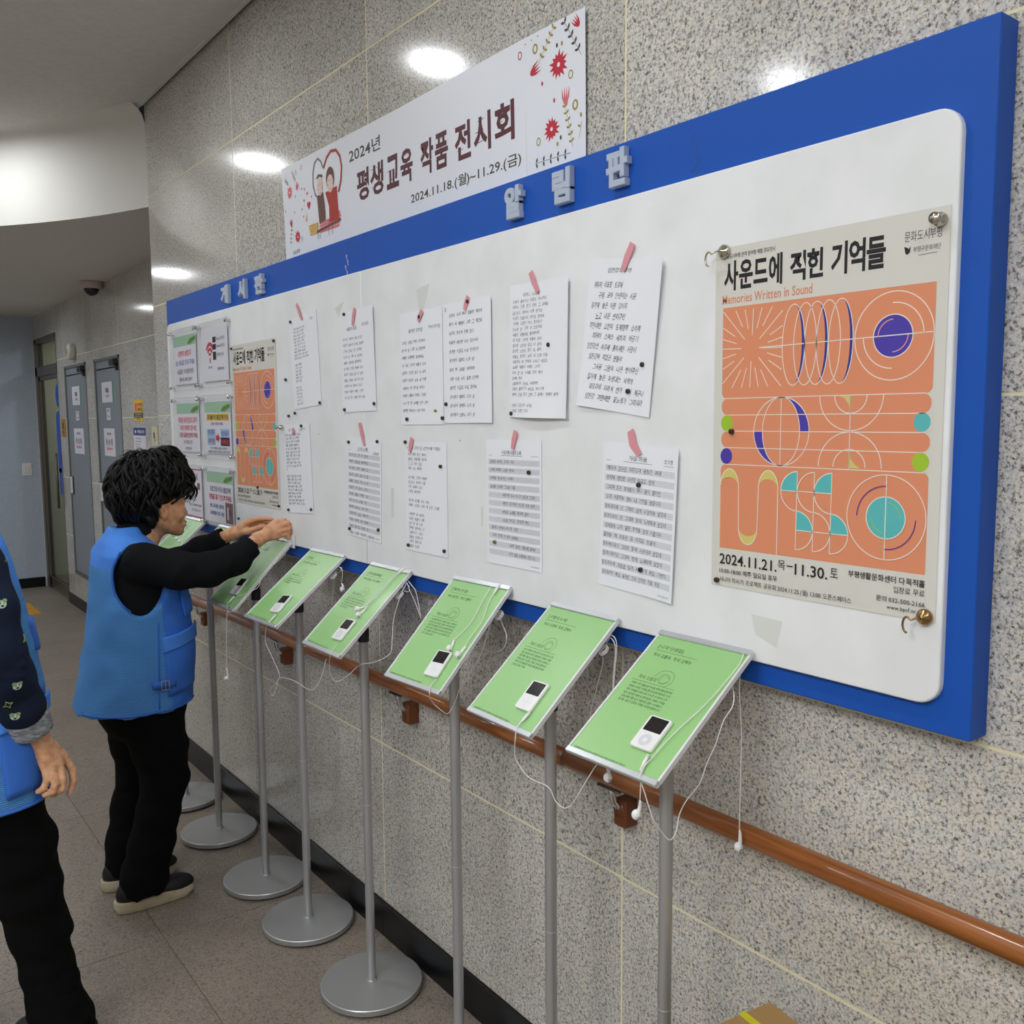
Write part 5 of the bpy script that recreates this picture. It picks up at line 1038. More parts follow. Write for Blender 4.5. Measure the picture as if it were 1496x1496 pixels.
# ------------------------------------------------------------------ people: implicit surfaces meshed with surface nets
M_skin = mat('skin', 'd49c76', .5, spec=.35); M_skin2 = mat('skin_light', 'c08c69', .5, spec=.35); M_nail = mat('nail', 'c99a86', .3)
M_hair = mat('black_hair', '0b0a09', .5, spec=.22); M_knit = mat('black_knit', '121315', .9, spec=.15); M_trou = mat('black_trousers', '0b0b0c', .92, spec=.12)
M_vest = mat('vest_blue', '4a8ae6', .65, spec=.25); M_vestm = mat('vest_mesh_blue', '4e8acb', .75, spec=.2); M_vestd = mat('vest_binding', '2f6ac6', .6); M_vestp = mat('vest_pocket_blue', '3a72d0', .65, spec=.25)
M_sole = mat('worn_cream_sole', 'b8ac90', .7); M_shoe = mat('black_shoe', '111214', .6); M_lip = mat('lip', 'a86a5a', .45); M_eye = mat('eye_white', 'd9d3cb', .3); M_iris = mat('iris', '20140e', .2)
M_navyk = mat('navy_jersey', '1b2338', .85, spec=.15); M_cuff = mat('heather_grey_cuff', '8d9096', .9, spec=.15); M_dog = mat('print_pale_green', 'c9d8c8', .8); M_star = mat('print_star_green', '8fa84a', .8)
def _fab(m, scale, st, vec=(1, 1, 1), wave=False):
    nt = m.node_tree; p = wpos(nt, vec)
    if wave:
        n = N(nt, 'ShaderNodeTexWave', Scale=float(scale), Distortion=1.2); n.bands_direction = 'Z'; n.inputs['Detail Scale'].default_value = 2; out = n.outputs[1]
    else:
        n = N(nt, 'ShaderNodeTexNoise', Scale=float(scale), Detail=3.0); out = n.outputs[0]
    nt.links.new(p, n.inputs['Vector']); bump(m, out, st, .0015)
    return n
_fab(M_vestm, 60, .5, wave=True); _fab(M_knit, 350, .3); _fab(M_cuff, 220, .4, (.3, .3, 1)); _fab(M_skin, 160, .12); _fab(M_skin2, 160, .15); _fab(M_trou, 300, .3); _fab(M_vest, 120, .1)
def _var(m, scale, stops, vec=(1, 1, 1)):
    nt = m.node_tree; n = N(nt, 'ShaderNodeTexNoise', Scale=float(scale), Detail=3.0); nt.links.new(wpos(nt, vec), n.inputs['Vector']); nt.links.new(ramp(nt, n.outputs[0], stops), nt.nodes['Principled BSDF'].inputs['Base Color'])
_var(M_cuff, 260, [(.35, '6e7178'), (.55, '94979d'), (.7, 'b0b2b6')], (.25, .25, 1)); _var(M_skin, 45, [(.35, 'c98f69'), (.55, 'dba27c'), (.75, 'e4b08a')]); _var(M_skin2, 60, [(.35, 'c08c68'), (.55, 'd6a27e'), (.75, 'e0b08c')]); _var(M_sole, 18, [(.3, 'b3a586'), (.6, 'c6bca2')])

class Field:
    def __init__(s, lo, hi, h):
        s.lo = np.array(lo, float); s.h = h; s.n = np.ceil((np.array(hi)-s.lo)/h).astype(int)+1
        ax = [s.lo[k] + h*np.arange(s.n[k]) for k in range(3)]
        s.X, s.Y, s.Z = np.meshgrid(*ax, indexing='ij', sparse=True); s.F = np.full(s.n, 1.0)
    def _sl(s, c, R):
        a = np.clip(((np.array(c)-R-s.lo)/s.h).astype(int), 0, s.n); b = np.clip(((np.array(c)+R-s.lo)/s.h).astype(int)+2, 0, s.n)
        return tuple(slice(a[k], b[k]) for k in range(3))
    def _g(s, sl): return s.X[sl[0]], s.Y[:, sl[1]], s.Z[:, :, sl[2]]
    def _put(s, sl, d, k, op):
        A = s.F[sl]
        if A.size == 0: return
        if op == 'add':
            h = np.clip(.5+.5*(A-d)/k, 0, 1); s.F[sl] = A + (d-A)*h - k*h*(1-h)
        elif op == 'sub':
            d = -d; h = np.clip(.5-.5*(A-d)/k, 0, 1); s.F[sl] = A + (d-A)*h + k*h*(1-h)
    def cap(s, a, b, r1, r2=None, k=.01, op='add', flat=None):
        a = np.array(a, float); b = np.array(b, float); r2 = r1 if r2 is None else r2
        L = np.linalg.norm(b-a); R = L/2+max(r1, r2)+2.5*k+.02; sl = s._sl((a+b)/2, R); X, Y, Z = s._g(sl)
        d = b-a; t = np.clip(((X-a[0])*d[0]+(Y-a[1])*d[1]+(Z-a[2])*d[2])/max(L*L, 1e-12), 0, 1)
        q = np.sqrt((X-a[0]-t*d[0])**2+(Y-a[1]-t*d[1])**2+(Z-a[2]-t*d[2])**2) - (r1+(r2-r1)*t)
        s._put(sl, q, k, op)
    def chain(s, P, k=.01, op='add'):
        for p, q in zip(P[:-1], P[1:]): s.cap(p[:3], q[:3], p[3], q[3], k, op)
    def ell(s, c, r, k=.01, op='add', rot=None):
        r = np.array(r, float); R = r.max()+2.5*k+.02; sl = s._sl(c, R); X, Y, Z = s._g(sl)
        x, y, z = X-c[0], Y-c[1], Z-c[2]
        if rot is not None:
            M = np.array(rot); x, y, z = M[0, 0]*x+M[0, 1]*y+M[0, 2]*z, M[1, 0]*x+M[1, 1]*y+M[1, 2]*z, M[2, 0]*x+M[2, 1]*y+M[2, 2]*z
        k0 = np.sqrt((x/r[0])**2+(y/r[1])**2+(z/r[2])**2); k1 = np.sqrt((x/r[0]**2)**2+(y/r[1]**2)**2+(z/r[2]**2)**2)
        s._put(sl, k0*(k0-1)/np.maximum(k1, 1e-6), k, op)
    def loft(s, rows, k=.01, op='add', p=2.3, grow=0):
        """rows: z, xc, yc, rx, ry from low to high"""
        r = np.array(sorted(rows)); z0, z1 = r[0, 0], r[-1, 0]; Z = s.Z
        g = [np.interp(Z, r[:, 0], r[:, j]) for j in range(1, 5)]; rx, ry = g[2]+grow, g[3]+grow
        q = ((np.abs(s.X-g[0])/rx)**p+(np.abs(s.Y-g[1])/ry)**p)**(1/p); d = (q-1)*np.minimum(rx, ry)
        d = np.maximum(d, np.maximum(z0-Z, Z-z1)); s._put((slice(None),)*3, d, k, op)
    def warp(s, amp, fx, fy, fz, ph=0): s.F = s.F + amp*np.sin(s.X*fx+ph+1.3*np.sin(s.Z*fz*.7))*np.sin(s.Y*fy+.7*ph)*np.sin(s.Z*fz+2*ph+np.sin(s.X*fx))
    def mesh(s, name, parent, m, smooth=True, split=None):
        F = s.F; n = F.shape; I = F < 0; c = np.zeros((n[0]-1, n[1]-1, n[2]-1, 3)); w_ = np.zeros((n[0]-1, n[1]-1, n[2]-1))
        idx = np.arange
        for ax in range(3):
            o = [slice(None)]*3; o1 = list(o); o[ax] = slice(0, -1); o1[ax] = slice(1, None)
            A, B = F[tuple(o)], F[tuple(o1)]; cr = (A < 0) != (B < 0); t = np.where(cr, A/np.where(cr, A-B, 1), 0)
            u, v = [q for q in range(3) if q != ax]
            for du in (0, 1):
                for dv in (0, 1):
                    sl = [None]*3; sl[ax] = slice(None); sl[u] = slice(du, n[u]-1+du); sl[v] = slice(dv, n[v]-1+dv); sl = tuple(sl)
                    C = cr[sl]; T = t[sl]; w_ += C; c[..., ax] += C*T; c[..., u] += C*du; c[..., v] += C*dv
        act = w_ > 0; vid = np.full(act.shape, -1); vid[act] = np.arange(act.sum()); g = np.argwhere(act)
        V = s.lo + s.h*(g + c[act]/w_[act][:, None]); faces = []
        for ax in range(3):
            u, v = (ax+1) % 3, (ax+2) % 3; o = [slice(None)]*3; o1 = list(o); o[ax] = slice(0, -1); o1[ax] = slice(1, None)
            A, B = I[tuple(o)], I[tuple(o1)]; cr = A != B; q = np.argwhere(cr); ok = (q[:, u] > 0) & (q[:, v] > 0) & (q[:, u] < n[u]-1) & (q[:, v] < n[v]-1); q = q[ok]
            if not len(q): continue
            fl = A[tuple(q.T)]
            def at(du, dv):
                p = q.copy(); p[:, u] -= du; p[:, v] -= dv; return vid[tuple(p.T)]
            f = np.stack([at(1, 1), at(0, 1), at(0, 0), at(1, 0)], 1); f[~fl] = f[~fl][:, ::-1]; faces.append(f)
        Fc = np.concatenate(faces)
        me = bpy.data.meshes.new(name); me.from_pydata(V.tolist(), [], Fc.tolist())
        me.polygons.foreach_set('use_smooth', [smooth]*len(Fc))
        ms = m if isinstance(m, list) else [m]
        for q in ms: me.materials.append(q)
        if split:
            ctr = V[Fc].mean(1); me.polygons.foreach_set('material_index', split(ctr).astype(int).tolist())
        me.update(); o = place(name, me, parent)
        s.V, s.Fc = V, Fc
        return o
def bvh_of(fd): return BVHTree.FromPolygons([Vector(v) for v in fd.V], fd.Fc.tolist())
def project(bv, p, d, off):
    hit = bv.ray_cast(Vector(p), Vector(d))
    if hit[0] is None: hit = bv.find_nearest(Vector(p))
    nrm = hit[1] if hit[1].dot(Vector(d)) < 0 else -hit[1]
    return hit[0] + nrm*off
def patch(bv, quad, d, m, name, par, off=.004, nu=10, nv=10, puff=0):
    """cloth patch laid on a surface: quad of four points projected along d"""
    Q = [Vector(q) for q in quad]; b = MB(); top = []; 
    for j in range(nv+1):
        for i in range(nu+1):
            u, v = i/nu, j/nv; p = (Q[0]*(1-u)+Q[1]*u)*(1-v)+(Q[3]*(1-u)+Q[2]*u)*v
            top.append(project(bv, p, d, off + puff*sin(pi*u)*sin(pi*v)))
    q = lambda i, j: j*(nu+1)+i
    ed = [q(i, 0) for i in range(nu+1)] + [q(nu, j) for j in range(1, nv+1)] + [q(i, nv) for i in range(nu-1, -1, -1)] + [q(0, j) for j in range(nv-1, 0, -1)]
    rim = [top[k] + Vector(d).normalized()*(off+.004) for k in ed]; n = len(top)
    b.add(top+rim, [(q(i, j), q(i+1, j), q(i+1, j+1), q(i, j+1)) for j in range(nv) for i in range(nu)] + [(ed[k], n+k, n+(k+1) % len(ed), ed[(k+1) % len(ed)]) for k in range(len(ed))], m, True)
    return b.build(name, par)
def seam(bv, pts, d, r, m, name, par, off=.001):
    b = MB(); P = [project(bv, p, d, off) for p in smooth_path(pts, 6)]; b.tube(P, r, 6, m); return b.build(name, par)

def hand(fd, wrist, fingers, palm, k=.006):
    """wrist/palm: chains, fingers: list of chains"""
    for ch in palm: fd.chain(ch, k=.010)
    for ch in fingers: fd.chain(ch, k=k)

# ================================================================== woman reaching to the board
w1 = empty('person', (-.46, 3.2, 0), 'woman in a blue vest and black clothes with both hands raised to the board', 'person')
# head, neck, arms, hands, ankles: one continuous body
f = Field((-.60, 2.90, 1.09), (.012, 3.42, 1.54), .0036)
HY = 3.2
f.ell((-.392, HY, 1.408), (.094, .076, .098), .02)
f.ell((-.345, HY, 1.335), (.060, .060, .082), .03)
for sg in (-1, 1):
    f.cap((-.385, HY+sg*.050, 1.300), (-.318, HY+sg*.012, 1.262), .022, .018, .02)
    f.ell((-.318, HY+sg*.038, 1.322), (.022, .020, .024), .015)
    f.ell((-.300, HY+sg*.030, 1.358), (.012, .022, .008), .012)
    f.ell((-.284, HY+sg*.034, 1.343), (.012, .016, .010), .008, 'sub')
    f.ell((-.303, HY+sg*.032, 1.343), (.0125, .0125, .0125), .003)
    f.ell((-.376, HY+sg*.073, 1.330), (.016, .008, .028), .006, rot=((.96, 0, .27), (0, 1, 0), (-.27, 0, .96)))
    f.ell((-.374, HY+sg*.082, 1.334), (.008, .006, .016), .003, 'sub')
f.cap((-.298, HY, 1.352), (-.285, HY, 1.320), .0075, .0105, .010)
f.ell((-.2835, HY, 1.315), (.0105, .0115, .0085), .006)
for sg in (-1, 1): f.ell((-.292, HY+sg*.0115, 1.312), (.009, .0065, .0065), .005)
f.ell((-.300, HY, 1.282), (.018, .026, .018), .012)
f.ell((-.2885, HY, 1.287), (.0085, .021, .0055), .004); f.ell((-.2905, HY, 1.274), (.0085, .018, .006), .004)
f.ell((-.282, HY, 1.2805), (.008, .024, .0016), .0015, 'sub')
f.ell((-.305, HY, 1.254), (.016, .020, .014), .012)
f.cap((-.410, HY, 1.31), (-.455, HY, 1.19), .050, .056, .03); f.cap((-.392, HY, 1.275), (-.44, HY, 1.20), .034, .046, .03)
f.cap((-.46, HY, 1.19), (-.47, HY, 1.12), .056, .07, .03)
# forearms and hands
f.chain([(-.47, 3.03, 1.18, .040), (-.28, 2.97, 1.145, .034), (-.19, 2.975, 1.178, .030), (-.112, 2.985, 1.228, .023), (-.096, 2.985, 1.236, .0215)], .01)
f.cap((-.47, 3.03, 1.18), (-.47, 3.2, 1.15), .04, .05, .03); f.cap((-.47, 3.37, 1.18), (-.47, 3.2, 1.15), .04, .05, .03)
f.chain([(-.47, 3.37, 1.18, .040), (-.33, 3.35, 1.12, .034), (-.24, 3.22, 1.18, .028), (-.152, 3.115, 1.240, .0215), (-.142, 3.105, 1.246, .020)], .01)
# right hand: palm from wrist towards the board, back of the hand facing the camera
wr_, kn = Vector((-.098, 2.985, 1.236)), []
K = [(-.052, 2.975, 1.284), (-.045, 2.963, 1.270), (-.043, 2.960, 1.254), (-.048, 2.966, 1.238)]     # knuckles index..little
T = [((-.022, 2.962, 1.292, .0078), (-.010, 2.968, 1.276, .0070), (-.0080, 2.980, 1.264, .0062)),
     ((-.014, 2.950, 1.282, .0080), (-.007, 2.955, 1.262, .0070), (-.0080, 2.968, 1.249, .0062)),
     ((-.015, 2.947, 1.262, .0077), (-.009, 2.952, 1.244, .0068), (-.0085, 2.964, 1.234, .0060)),
     ((-.024, 2.951, 1.243, .0070), (-.012, 2.954, 1.230, .0062), (-.0085, 2.962, 1.221, .0056))]
for (x, y, z), t in zip(K, T):
    f.cap(tuple(wr_), (x, y, z), .0175, .0115, .008); f.chain([(x, y, z, .0100)] + list(t), .0028)
f.chain([(-.090, 2.998, 1.244, .013), (-.066, 3.006, 1.262, .011), (-.040, 2.999, 1.272, .0088), (-.020, 2.990, 1.270, .0075)], .006)
# left hand: palm side towards the camera, thumb below, index finger long
wl = (-.142, 3.105, 1.246)
K = [(-.108, 3.070, 1.284), (-.103, 3.082, 1.277), (-.100, 3.090, 1.266), (-.101, 3.094, 1.255)]
T = [((-.080, 3.050, 1.294, .0078), (-.058, 3.036, 1.294, .0070), (-.040, 3.026, 1.290, .0062)),
     ((-.074, 3.062, 1.288, .0080), (-.052, 3.046, 1.283, .0070), (-.036, 3.034, 1.276, .0062)),
     ((-.072, 3.072, 1.274, .0076), (-.052, 3.056, 1.268, .0068), (-.040, 3.042, 1.263, .0060)),
     ((-.078, 3.078, 1.260, .0070), (-.062, 3.064, 1.255, .0062), (-.052, 3.052, 1.252, .0056))]
for (x, y, z), t in zip(K, T):
    f.cap(wl, (x, y, z), .0170, .0112, .008); f.chain([(x, y, z, .0096)] + list(t), .0028)
f.chain([(-.132, 3.092, 1.246, .013), (-.108, 3.064, 1.252, .0115), (-.082, 3.046, 1.262, .0088), (-.064, 3.034, 1.268, .0078)], .006)
f.mesh('body', w1, M_skin); head_bv = bvh_of(f)
# lips, eyes, brows
b = MB()
for zz, r_ in ((1.2865, .0034), (1.2745, .0042)):
    P = [project(head_bv, (-.26, HY+yy, zz - abs(yy)*.12), (-1, 0, 0), -.0012) for yy in np.linspace(-.020, .020, 9)]; b.tube(P, [r_*(.35+.65*cos(yy/.021*1.4)) for yy in np.linspace(-.020, .020, 9)], 8, M_lip)
b.build('lips', w1)
for sg in (-1, 1):
    e_ = MB(); e_.ball((-.3015, HY+sg*.032, 1.343), .0122, M_eye, 14, 10); eo = e_.build('eye', w1)
    i_ = MB(); i_.ball((-.2925, HY+sg*.031, 1.342), (.0036, .0055, .0055), M_iris, 10, 8); i_.build('iris', w1)
    b = MB(); b.tube([project(head_bv, (-.25, HY+sg*(.016+.028*t), 1.362+.005*sin(pi*t)), (-1, 0, 0), .0006) for t in np.linspace(0, 1, 7)], [.0012, .0022, .0026, .0026, .0022, .0016, .0008], 6, M_hair); b.build('eyebrow', w1)
# hair: full rounded cap with many curved locks
f = Field((-.60, 3.02, 1.19), (-.20, 3.38, 1.58), .006)
f.ell((-.398, HY, 1.428), (.118, .102, .100), .02); f.ell((-.455, HY, 1.385), (.070, .094, .085), .03); f.ell((-.305, HY, 1.425), (.048, .078, .050), .03); f.ell((-.36, HY, 1.485), (.07, .07, .045), .03)
f.ell((-.452, HY, 1.335), (.058, .078, .052), .02); f.ell((-.345, HY, 1.500), (.055, .06, .038), .02)
for sg in (-1, 1): f.cap((-.410, HY+sg*.078, 1.37), (-.412, HY+sg*.070, 1.285), .030, .012, .015)
f.ell((-.290, HY, 1.292), (.090, .13, .074), .014, 'sub'); f.ell((-.356, HY-.09, 1.325), (.018, .03, .022), .008, 'sub'); f.ell((-.356, HY+.09, 1.325), (.018, .03, .022), .008, 'sub')
f.warp(.006, 55, 60, 62, .4); f.warp(.003, 120, 110, 130, 1.7)
ho = f.mesh('hair', w1, M_hair); hb = bvh_of(f)
rnd = random.Random(5); b = MB()
for k in range(420):
    th = rnd.uniform(0, 2*pi); el0 = rnd.uniform(-.35, 1.4); C0 = Vector((-.40, HY, 1.41)); P = []
    az = th; swirl = rnd.uniform(-.5, .5); ln = rnd.uniform(.35, .85); lift = rnd.uniform(-.001, .009); rw = rnd.uniform(.5, 1.5); ok = True
    for q in range(8):
        t = q/7; el = el0 - ln*t; a = az + swirl*t; d = Vector((cos(el)*cos(a), cos(el)*sin(a), sin(el)))
        h = hb.ray_cast(C0 + d*.3, -d)
        if h[0] is None: ok = False; break
        p = h[0] + d*(lift*sin(pi*t*.9) + .0015)
        if p.x > -.385 and p.z < 1.372 or p.z < 1.275: ok = False; break
        P.append(p)
    if ok: b.tube(P, [.0050*rw*(.2+sin(pi*min(1, q/7*.85+.12))) for q in range(8)], 5, M_hair)
for k in range(60):                                        # loose wisps on the crown and at the back
    a = rnd.uniform(-.5, 2.6); base = Vector((-.39+.10*cos(a)*rnd.uniform(.5, 1), HY+rnd.uniform(-.06, .06), 1.505+.015*sin(a))); d = Vector((rnd.uniform(-.8, .6), rnd.uniform(-.3, .3), rnd.uniform(.3, .8))).normalized(); P = []
    for q in range(8): t = q/7; P.append(base + d*(.062*t) + Vector((-.03*t*t, 0, -.045*t*t)))
    b.tube(P, [.0020*(1-.8*q/7) for q in range(8)], 4, M_hair)
for k in range(26):                                        # fringe over the forehead and temple
    y = HY + rnd.uniform(-.075, .06); x0 = -.305 + rnd.uniform(-.02, .02); P = [Vector((x0-.01, y, 1.43)), Vector((x0+.032, y+.004, 1.41)), Vector((x0+.040, y, 1.385)), Vector((x0+.022, y-.006, rnd.uniform(1.350, 1.365)))]
    if y < HY-.05: P = [Vector((-.33, y, 1.42)), Vector((-.315, y-.012, 1.40)), Vector((-.325, y-.012, 1.372)), Vector((-.350, y-.006, rnd.uniform(1.345, 1.36)))]
    b.tube(smooth_path(P, 3), [.004*(1-.7*q/9) for q in range(10)], 5, M_hair)
lk = b.build('hair_locks', w1); lk['kind'] = 'stuff'

# sweater
VR = [(.685, -.482, HY, .186, .190), (.78, -.470, HY, .176, .184), (.88, -.452, HY, .172, .180), (1.0, -.450, HY, .155, .176), (1.08, -.452, HY, .142, .182), (1.15, -.462, HY, .126, .186), (1.20, -.474, HY, .104, .170), (1.235, -.484, HY, .078, .125), (1.262, -.486, HY, .056, .082), (1.285, -.480, HY, .050, .062)]
f = Field((-.72, 2.84, .70), (-.06, 3.50, 1.31), .0065)
f.loft([(z, x, y, rx*.90-.004, ry*.93-.004) for z, x, y, rx, ry in VR[:-1]], .01)
f.chain([(-.470, 3.045, 1.180, .066), (-.375, 2.985, 1.152, .060), (-.285, 2.965, 1.148, .055), (-.195, 2.972, 1.172, .050), (-.140, 2.981, 1.210, .036), (-.128, 2.983, 1.218, .033)], .02)
f.cap((-.118, 2.984, 1.224), (-.080, 2.987, 1.246), .040, .040, .002, 'sub')
f.chain([(-.470, 3.355, 1.180, .066), (-.360, 3.375, 1.120, .056), (-.285, 3.30, 1.130, .050), (-.225, 3.21, 1.185, .042), (-.178, 3.142, 1.222, .032), (-.168, 3.132, 1.230, .030)], .02)
f.cap((-.158, 3.122, 1.236), (-.13, 3.095, 1.26), .036, .036, .002, 'sub')
f.cap((-.462, HY, 1.245), (-.432, HY, 1.275), .060, .058, .012)
f.ell((-.385, HY, 1.345), (.085, .085, .062), .004, 'sub')
f.warp(.0035, 42, 38, 50, .8)
f.mesh('sweater', w1, M_knit)
# vest
f = Field((-.72, 2.96, .66), (-.22, 3.44, 1.31), .006)
f.loft(VR, .006, p=2.4)
f.loft([(z, x, y, rx-.018, ry-.018) for z, x, y, rx, ry in [(.60, -.482, HY, .186, .19), (.715, -.479, HY, .183, .188)]], .004, 'sub')
for sg in (-1, 1):
    f.ell((-.487, HY+sg*.36, 1.130), (.105, .30, .163), .005, 'sub')
    f.ell((-.474, HY+sg*.21, 1.235), (.060, .085, .05), .006, 'sub')
f.ell((-.405, HY, 1.30), (.080, .062, .07), .01, 'sub')
f.warp(.0045, 26, 24, 30, .3); f.warp(.0035, 48, 40, 9, 1.1)
def vsplit(c): return np.where(c[:, 2] > 1.165 + .25*(c[:, 0]+.56), 0, np.where(c[:, 0] > -.405 - .06*(c[:, 2]-.7), 2, 1))
vo = f.mesh('vest', w1, [M_vest, M_vestm, M_vestp], split=vsplit); vb = bvh_of(f)
dY = (0, 1, 0)
def armhole(bv, cx, cz, ax, az, a0, a1, par, n=40, y=2.9):
    b = MB(); P = []
    for a in np.linspace(radians(a0), radians(a1), n):
        best = None
        for k in range(26):                                  # step outwards until the ray meets the vest itself
            t = .70 + k*.02; q = Vector((cx+ax*t*cos(a), y, cz+az*t*sin(a))); h = bv.ray_cast(q, Vector((0, 1, 0)))
            if h[0] is not None and h[0].y < y + .22: best = h[0]; break
        if best is not None: P.append(best + Vector((0, -.0015, 0)))
    P = [(P[max(i-1, 0)] + P[i]*2 + P[min(i+1, len(P)-1)])/4 for i in range(len(P))]
    b.tube(P, .0042, 6, M_vestd); return b.build('binding', par)
armhole(vb, -.487, 1.130, .105, .163, -232, 46, vo)
seam(vb, [(-.668, 2.9, .700), (-.58, 2.9, .694), (-.45, 2.9, .692), (-.31, 2.9, .694)], dY, .0042, M_vestd, 'hem_binding', vo)
seam(vb, [(-.437, 2.9, .985), (-.442, 2.9, .88), (-.450, 2.9, .70)], dY, .0028, M_vestd, 'side_seam', vo)
patch(vb, [(-.425, 2.9, .905), (-.302, 2.9, .925), (-.300, 2.9, .745), (-.420, 2.9, .735)], dY, M_vestp, 'pocket', vo, .006, puff=.008)
patch(vb, [(-.428, 2.9, .930), (-.300, 2.9, .952), (-.300, 2.9, .905), (-.428, 2.9, .882)], dY, M_vest, 'pocket_flap', vo, .012)
patch(vb, [(-.365, 2.9, 1.075), (-.315, 2.9, 1.065), (-.312, 2.9, 1.0), (-.350, 2.9, .985)], dY, M_vestp, 'chest_pocket', vo, .008, puff=.004)
patch(vb, [(-.470, 2.9, .792), (-.395, 2.9, .788), (-.396, 2.9, .766), (-.470, 2.9, .770)], dY, M_vestd, 'strap', vo, .012, 6, 2)
pb = project(vb, (-.432, 2.9, .779), dY, .018); b = MB()
for (x0, z0, x1, z1) in ((-.012, .015, .012, .015), (.012, .015, .012, -.015), (.012, -.015, -.012, -.015), (-.012, -.015, -.012, .015), (0, .015, 0, -.015)): b.tube([pb+Vector((x0, 0, z0)), pb+Vector((x1, 0, z1))], .0016, 6, mat('buckle_grey', '8d93a0', .4))
b.build('buckle', vo)
# trousers
f = Field((-.64, 2.98, .035), (-.26, 3.45, .80), .007)
f.ell((-.455, HY, .70), (.150, .165, .12), .03); f.ell((-.50, HY, .66), (.09, .15, .10), .03)
f.chain([(-.440, 3.125, .66, .100), (-.425, 3.125, .54, .086), (-.410, 3.13, .42, .073), (-.440, 3.13, .30, .066), (-.465, 3.13, .20, .070), (-.492, 3.13, .10, .072), (-.500, 3.13, .06, .071)], .03)
f.chain([(-.460, 3.29, .66, .100), (-.452, 3.30, .52, .084), (-.450, 3.305, .40, .068), (-.480, 3.31, .28, .062), (-.498, 3.31, .16, .066), (-.510, 3.31, .08, .066)], .03)
f.warp(.004, 30, 34, 60, .2)
f.cap((-.50, 3.0, .010), (-.50, 3.45, .010), .045, .045, .004, 'sub'); f.cap((-.44, 3.0, .005), (-.44, 3.45, .005), .045, .045, .004, 'sub'); f.cap((-.57, 3.0, .01), (-.57, 3.45, .01), .045, .045, .004, 'sub')
f.mesh('trousers', w1, M_trou)
def shoe(par, hx, tx, y, hy=.043, lift=0):
    L = tx-hx
    f = Field((hx-.02, y-.07, -.01), (tx+.02, y+.07, .13), .004)
    f.loft([(.001+lift, hx+L*.50, y, L*.485, hy*.92), (.018, hx+L*.49, y, L*.50, hy), (.040, hx+L*.47, y, L*.475, hy*.95)], .004, p=3.0)
    f.ell((tx+.004, y, -.012), (.05, .07, .028), .004, 'sub'); f.mesh('sole', par, M_sole)
    f = Field((hx-.01, y-.06, .02), (tx+.01, y+.06, .15), .004)
    f.ell((hx+L*.72, y, .040), (L*.27, hy*.93, .036), .02); f.ell((hx+L*.25, y, .055), (L*.235, hy*.85, .055), .02); f.cap((hx+L*.45, y, .05), (hx+L*.30, y, .09), .036, .036, .02)
    f.ell((hx+L*.5, y, .0), (.4, .1, .0365), .002, 'sub'); f.mesh('shoe', par, M_shoe)
shoe(w1, -.592, -.328, 3.125); shoe(w1, -.592, -.330, 3.305)

b = MB(); b.box(-.0034, -.0028, 2.925, 2.985, 1.196, 1.240, M_paper); t = b.build('paper_slip')
tag(t, 'small white paper slip held on the board under the woman\'s fingertips', 'paper')
# ================================================================== second person, cut by the left edge of the picture
w2 = empty('person', (-1.0, 2.48, 0), 'person at the left edge in navy puppy-print top, blue vest and black trousers, arm hanging', 'person')
PY, SY = 2.50, 2.335
f = Field((-1.20, 2.28, .72), (-.80, 2.74, 1.66), .0044)
hx = -1.075                                                   # head, outside the picture
f.ell((hx-.01, PY, 1.545), (.092, .074, .098), .02); f.ell((hx+.035, PY, 1.475), (.058, .058, .08), .03); f.cap((hx+.005, PY-.045, 1.44), (hx+.065, PY, 1.40), .024, .02, .02); f.cap((hx+.005, PY+.045, 1.44), (hx+.065, PY, 1.40), .024, .02, .02)
f.cap((hx+.083, PY, 1.49), (hx+.098, PY, 1.458), .008, .012, .01); f.ell((hx+.083, PY, 1.428), (.010, .021, .007), .005); f.ell((hx+.081, PY, 1.414), (.010, .018, .007), .005)
for sg in (-1, 1): f.ell((hx+.09, PY+sg*.033, 1.485), (.012, .016, .01), .008, 'sub'); f.ell((hx+.075, PY+sg*.032, 1.485), (.0125,)*3, .003); f.ell((hx, PY+sg*.074, 1.47), (.016, .008, .028), .006)
f.cap((hx-.02, PY, 1.45), (hx-.0, PY, 1.34), .045, .048, .02); f.cap((hx, PY, 1.34), (-1.04, PY, 1.25), .048, .07, .03)
f.chain([(-1.03, 2.37, 1.29, .035), (-.985, 2.305, 1.09, .033), (-.930, 2.345, .93, .029), (-.918, 2.35, .900, .0265)], .01); f.cap((-1.03, 2.37, 1.29), (-1.03, PY, 1.27), .035, .06, .02)
W0 = (-.916, 2.352, .898)
K = [(-.860, 2.362, .832), (-.873, 2.345, .822), (-.889, 2.338, .819), (-.902, 2.340, .822)]      # index..little
T = [((-.842, 2.356, .795, .0092), (-.842, 2.350, .768, .0084), (-.852, 2.346, .745, .0074)),
     ((-.868, 2.330, .785, .0094), (-.872, 2.328, .763, .0084), (-.890, 2.335, .752, .0074)),
     ((-.886, 2.324, .782, .0090), (-.892, 2.324, .764, .0082), (-.908, 2.332, .757, .0074)),
     ((-.903, 2.330, .793, .0084), (-.910, 2.328, .776, .0076), (-.922, 2.334, .768, .0068))]
for (x, y, z), t in zip(K, T): f.cap(W0, (x, y, z), .0215, .0130, .008); f.chain([(x, y, z, .0112)] + list(t), .0026)
f.chain([(-.905, 2.372, .880, .015), (-.882, 2.388, .848, .0125), (-.868, 2.392, .818, .0105), (-.862, 2.388, .795, .009)], .006)
ml = lambda p: (p[0]-.03, 2*PY-p[1]+.02) + tuple(p[2:])       # the other arm, mirrored and a little further back
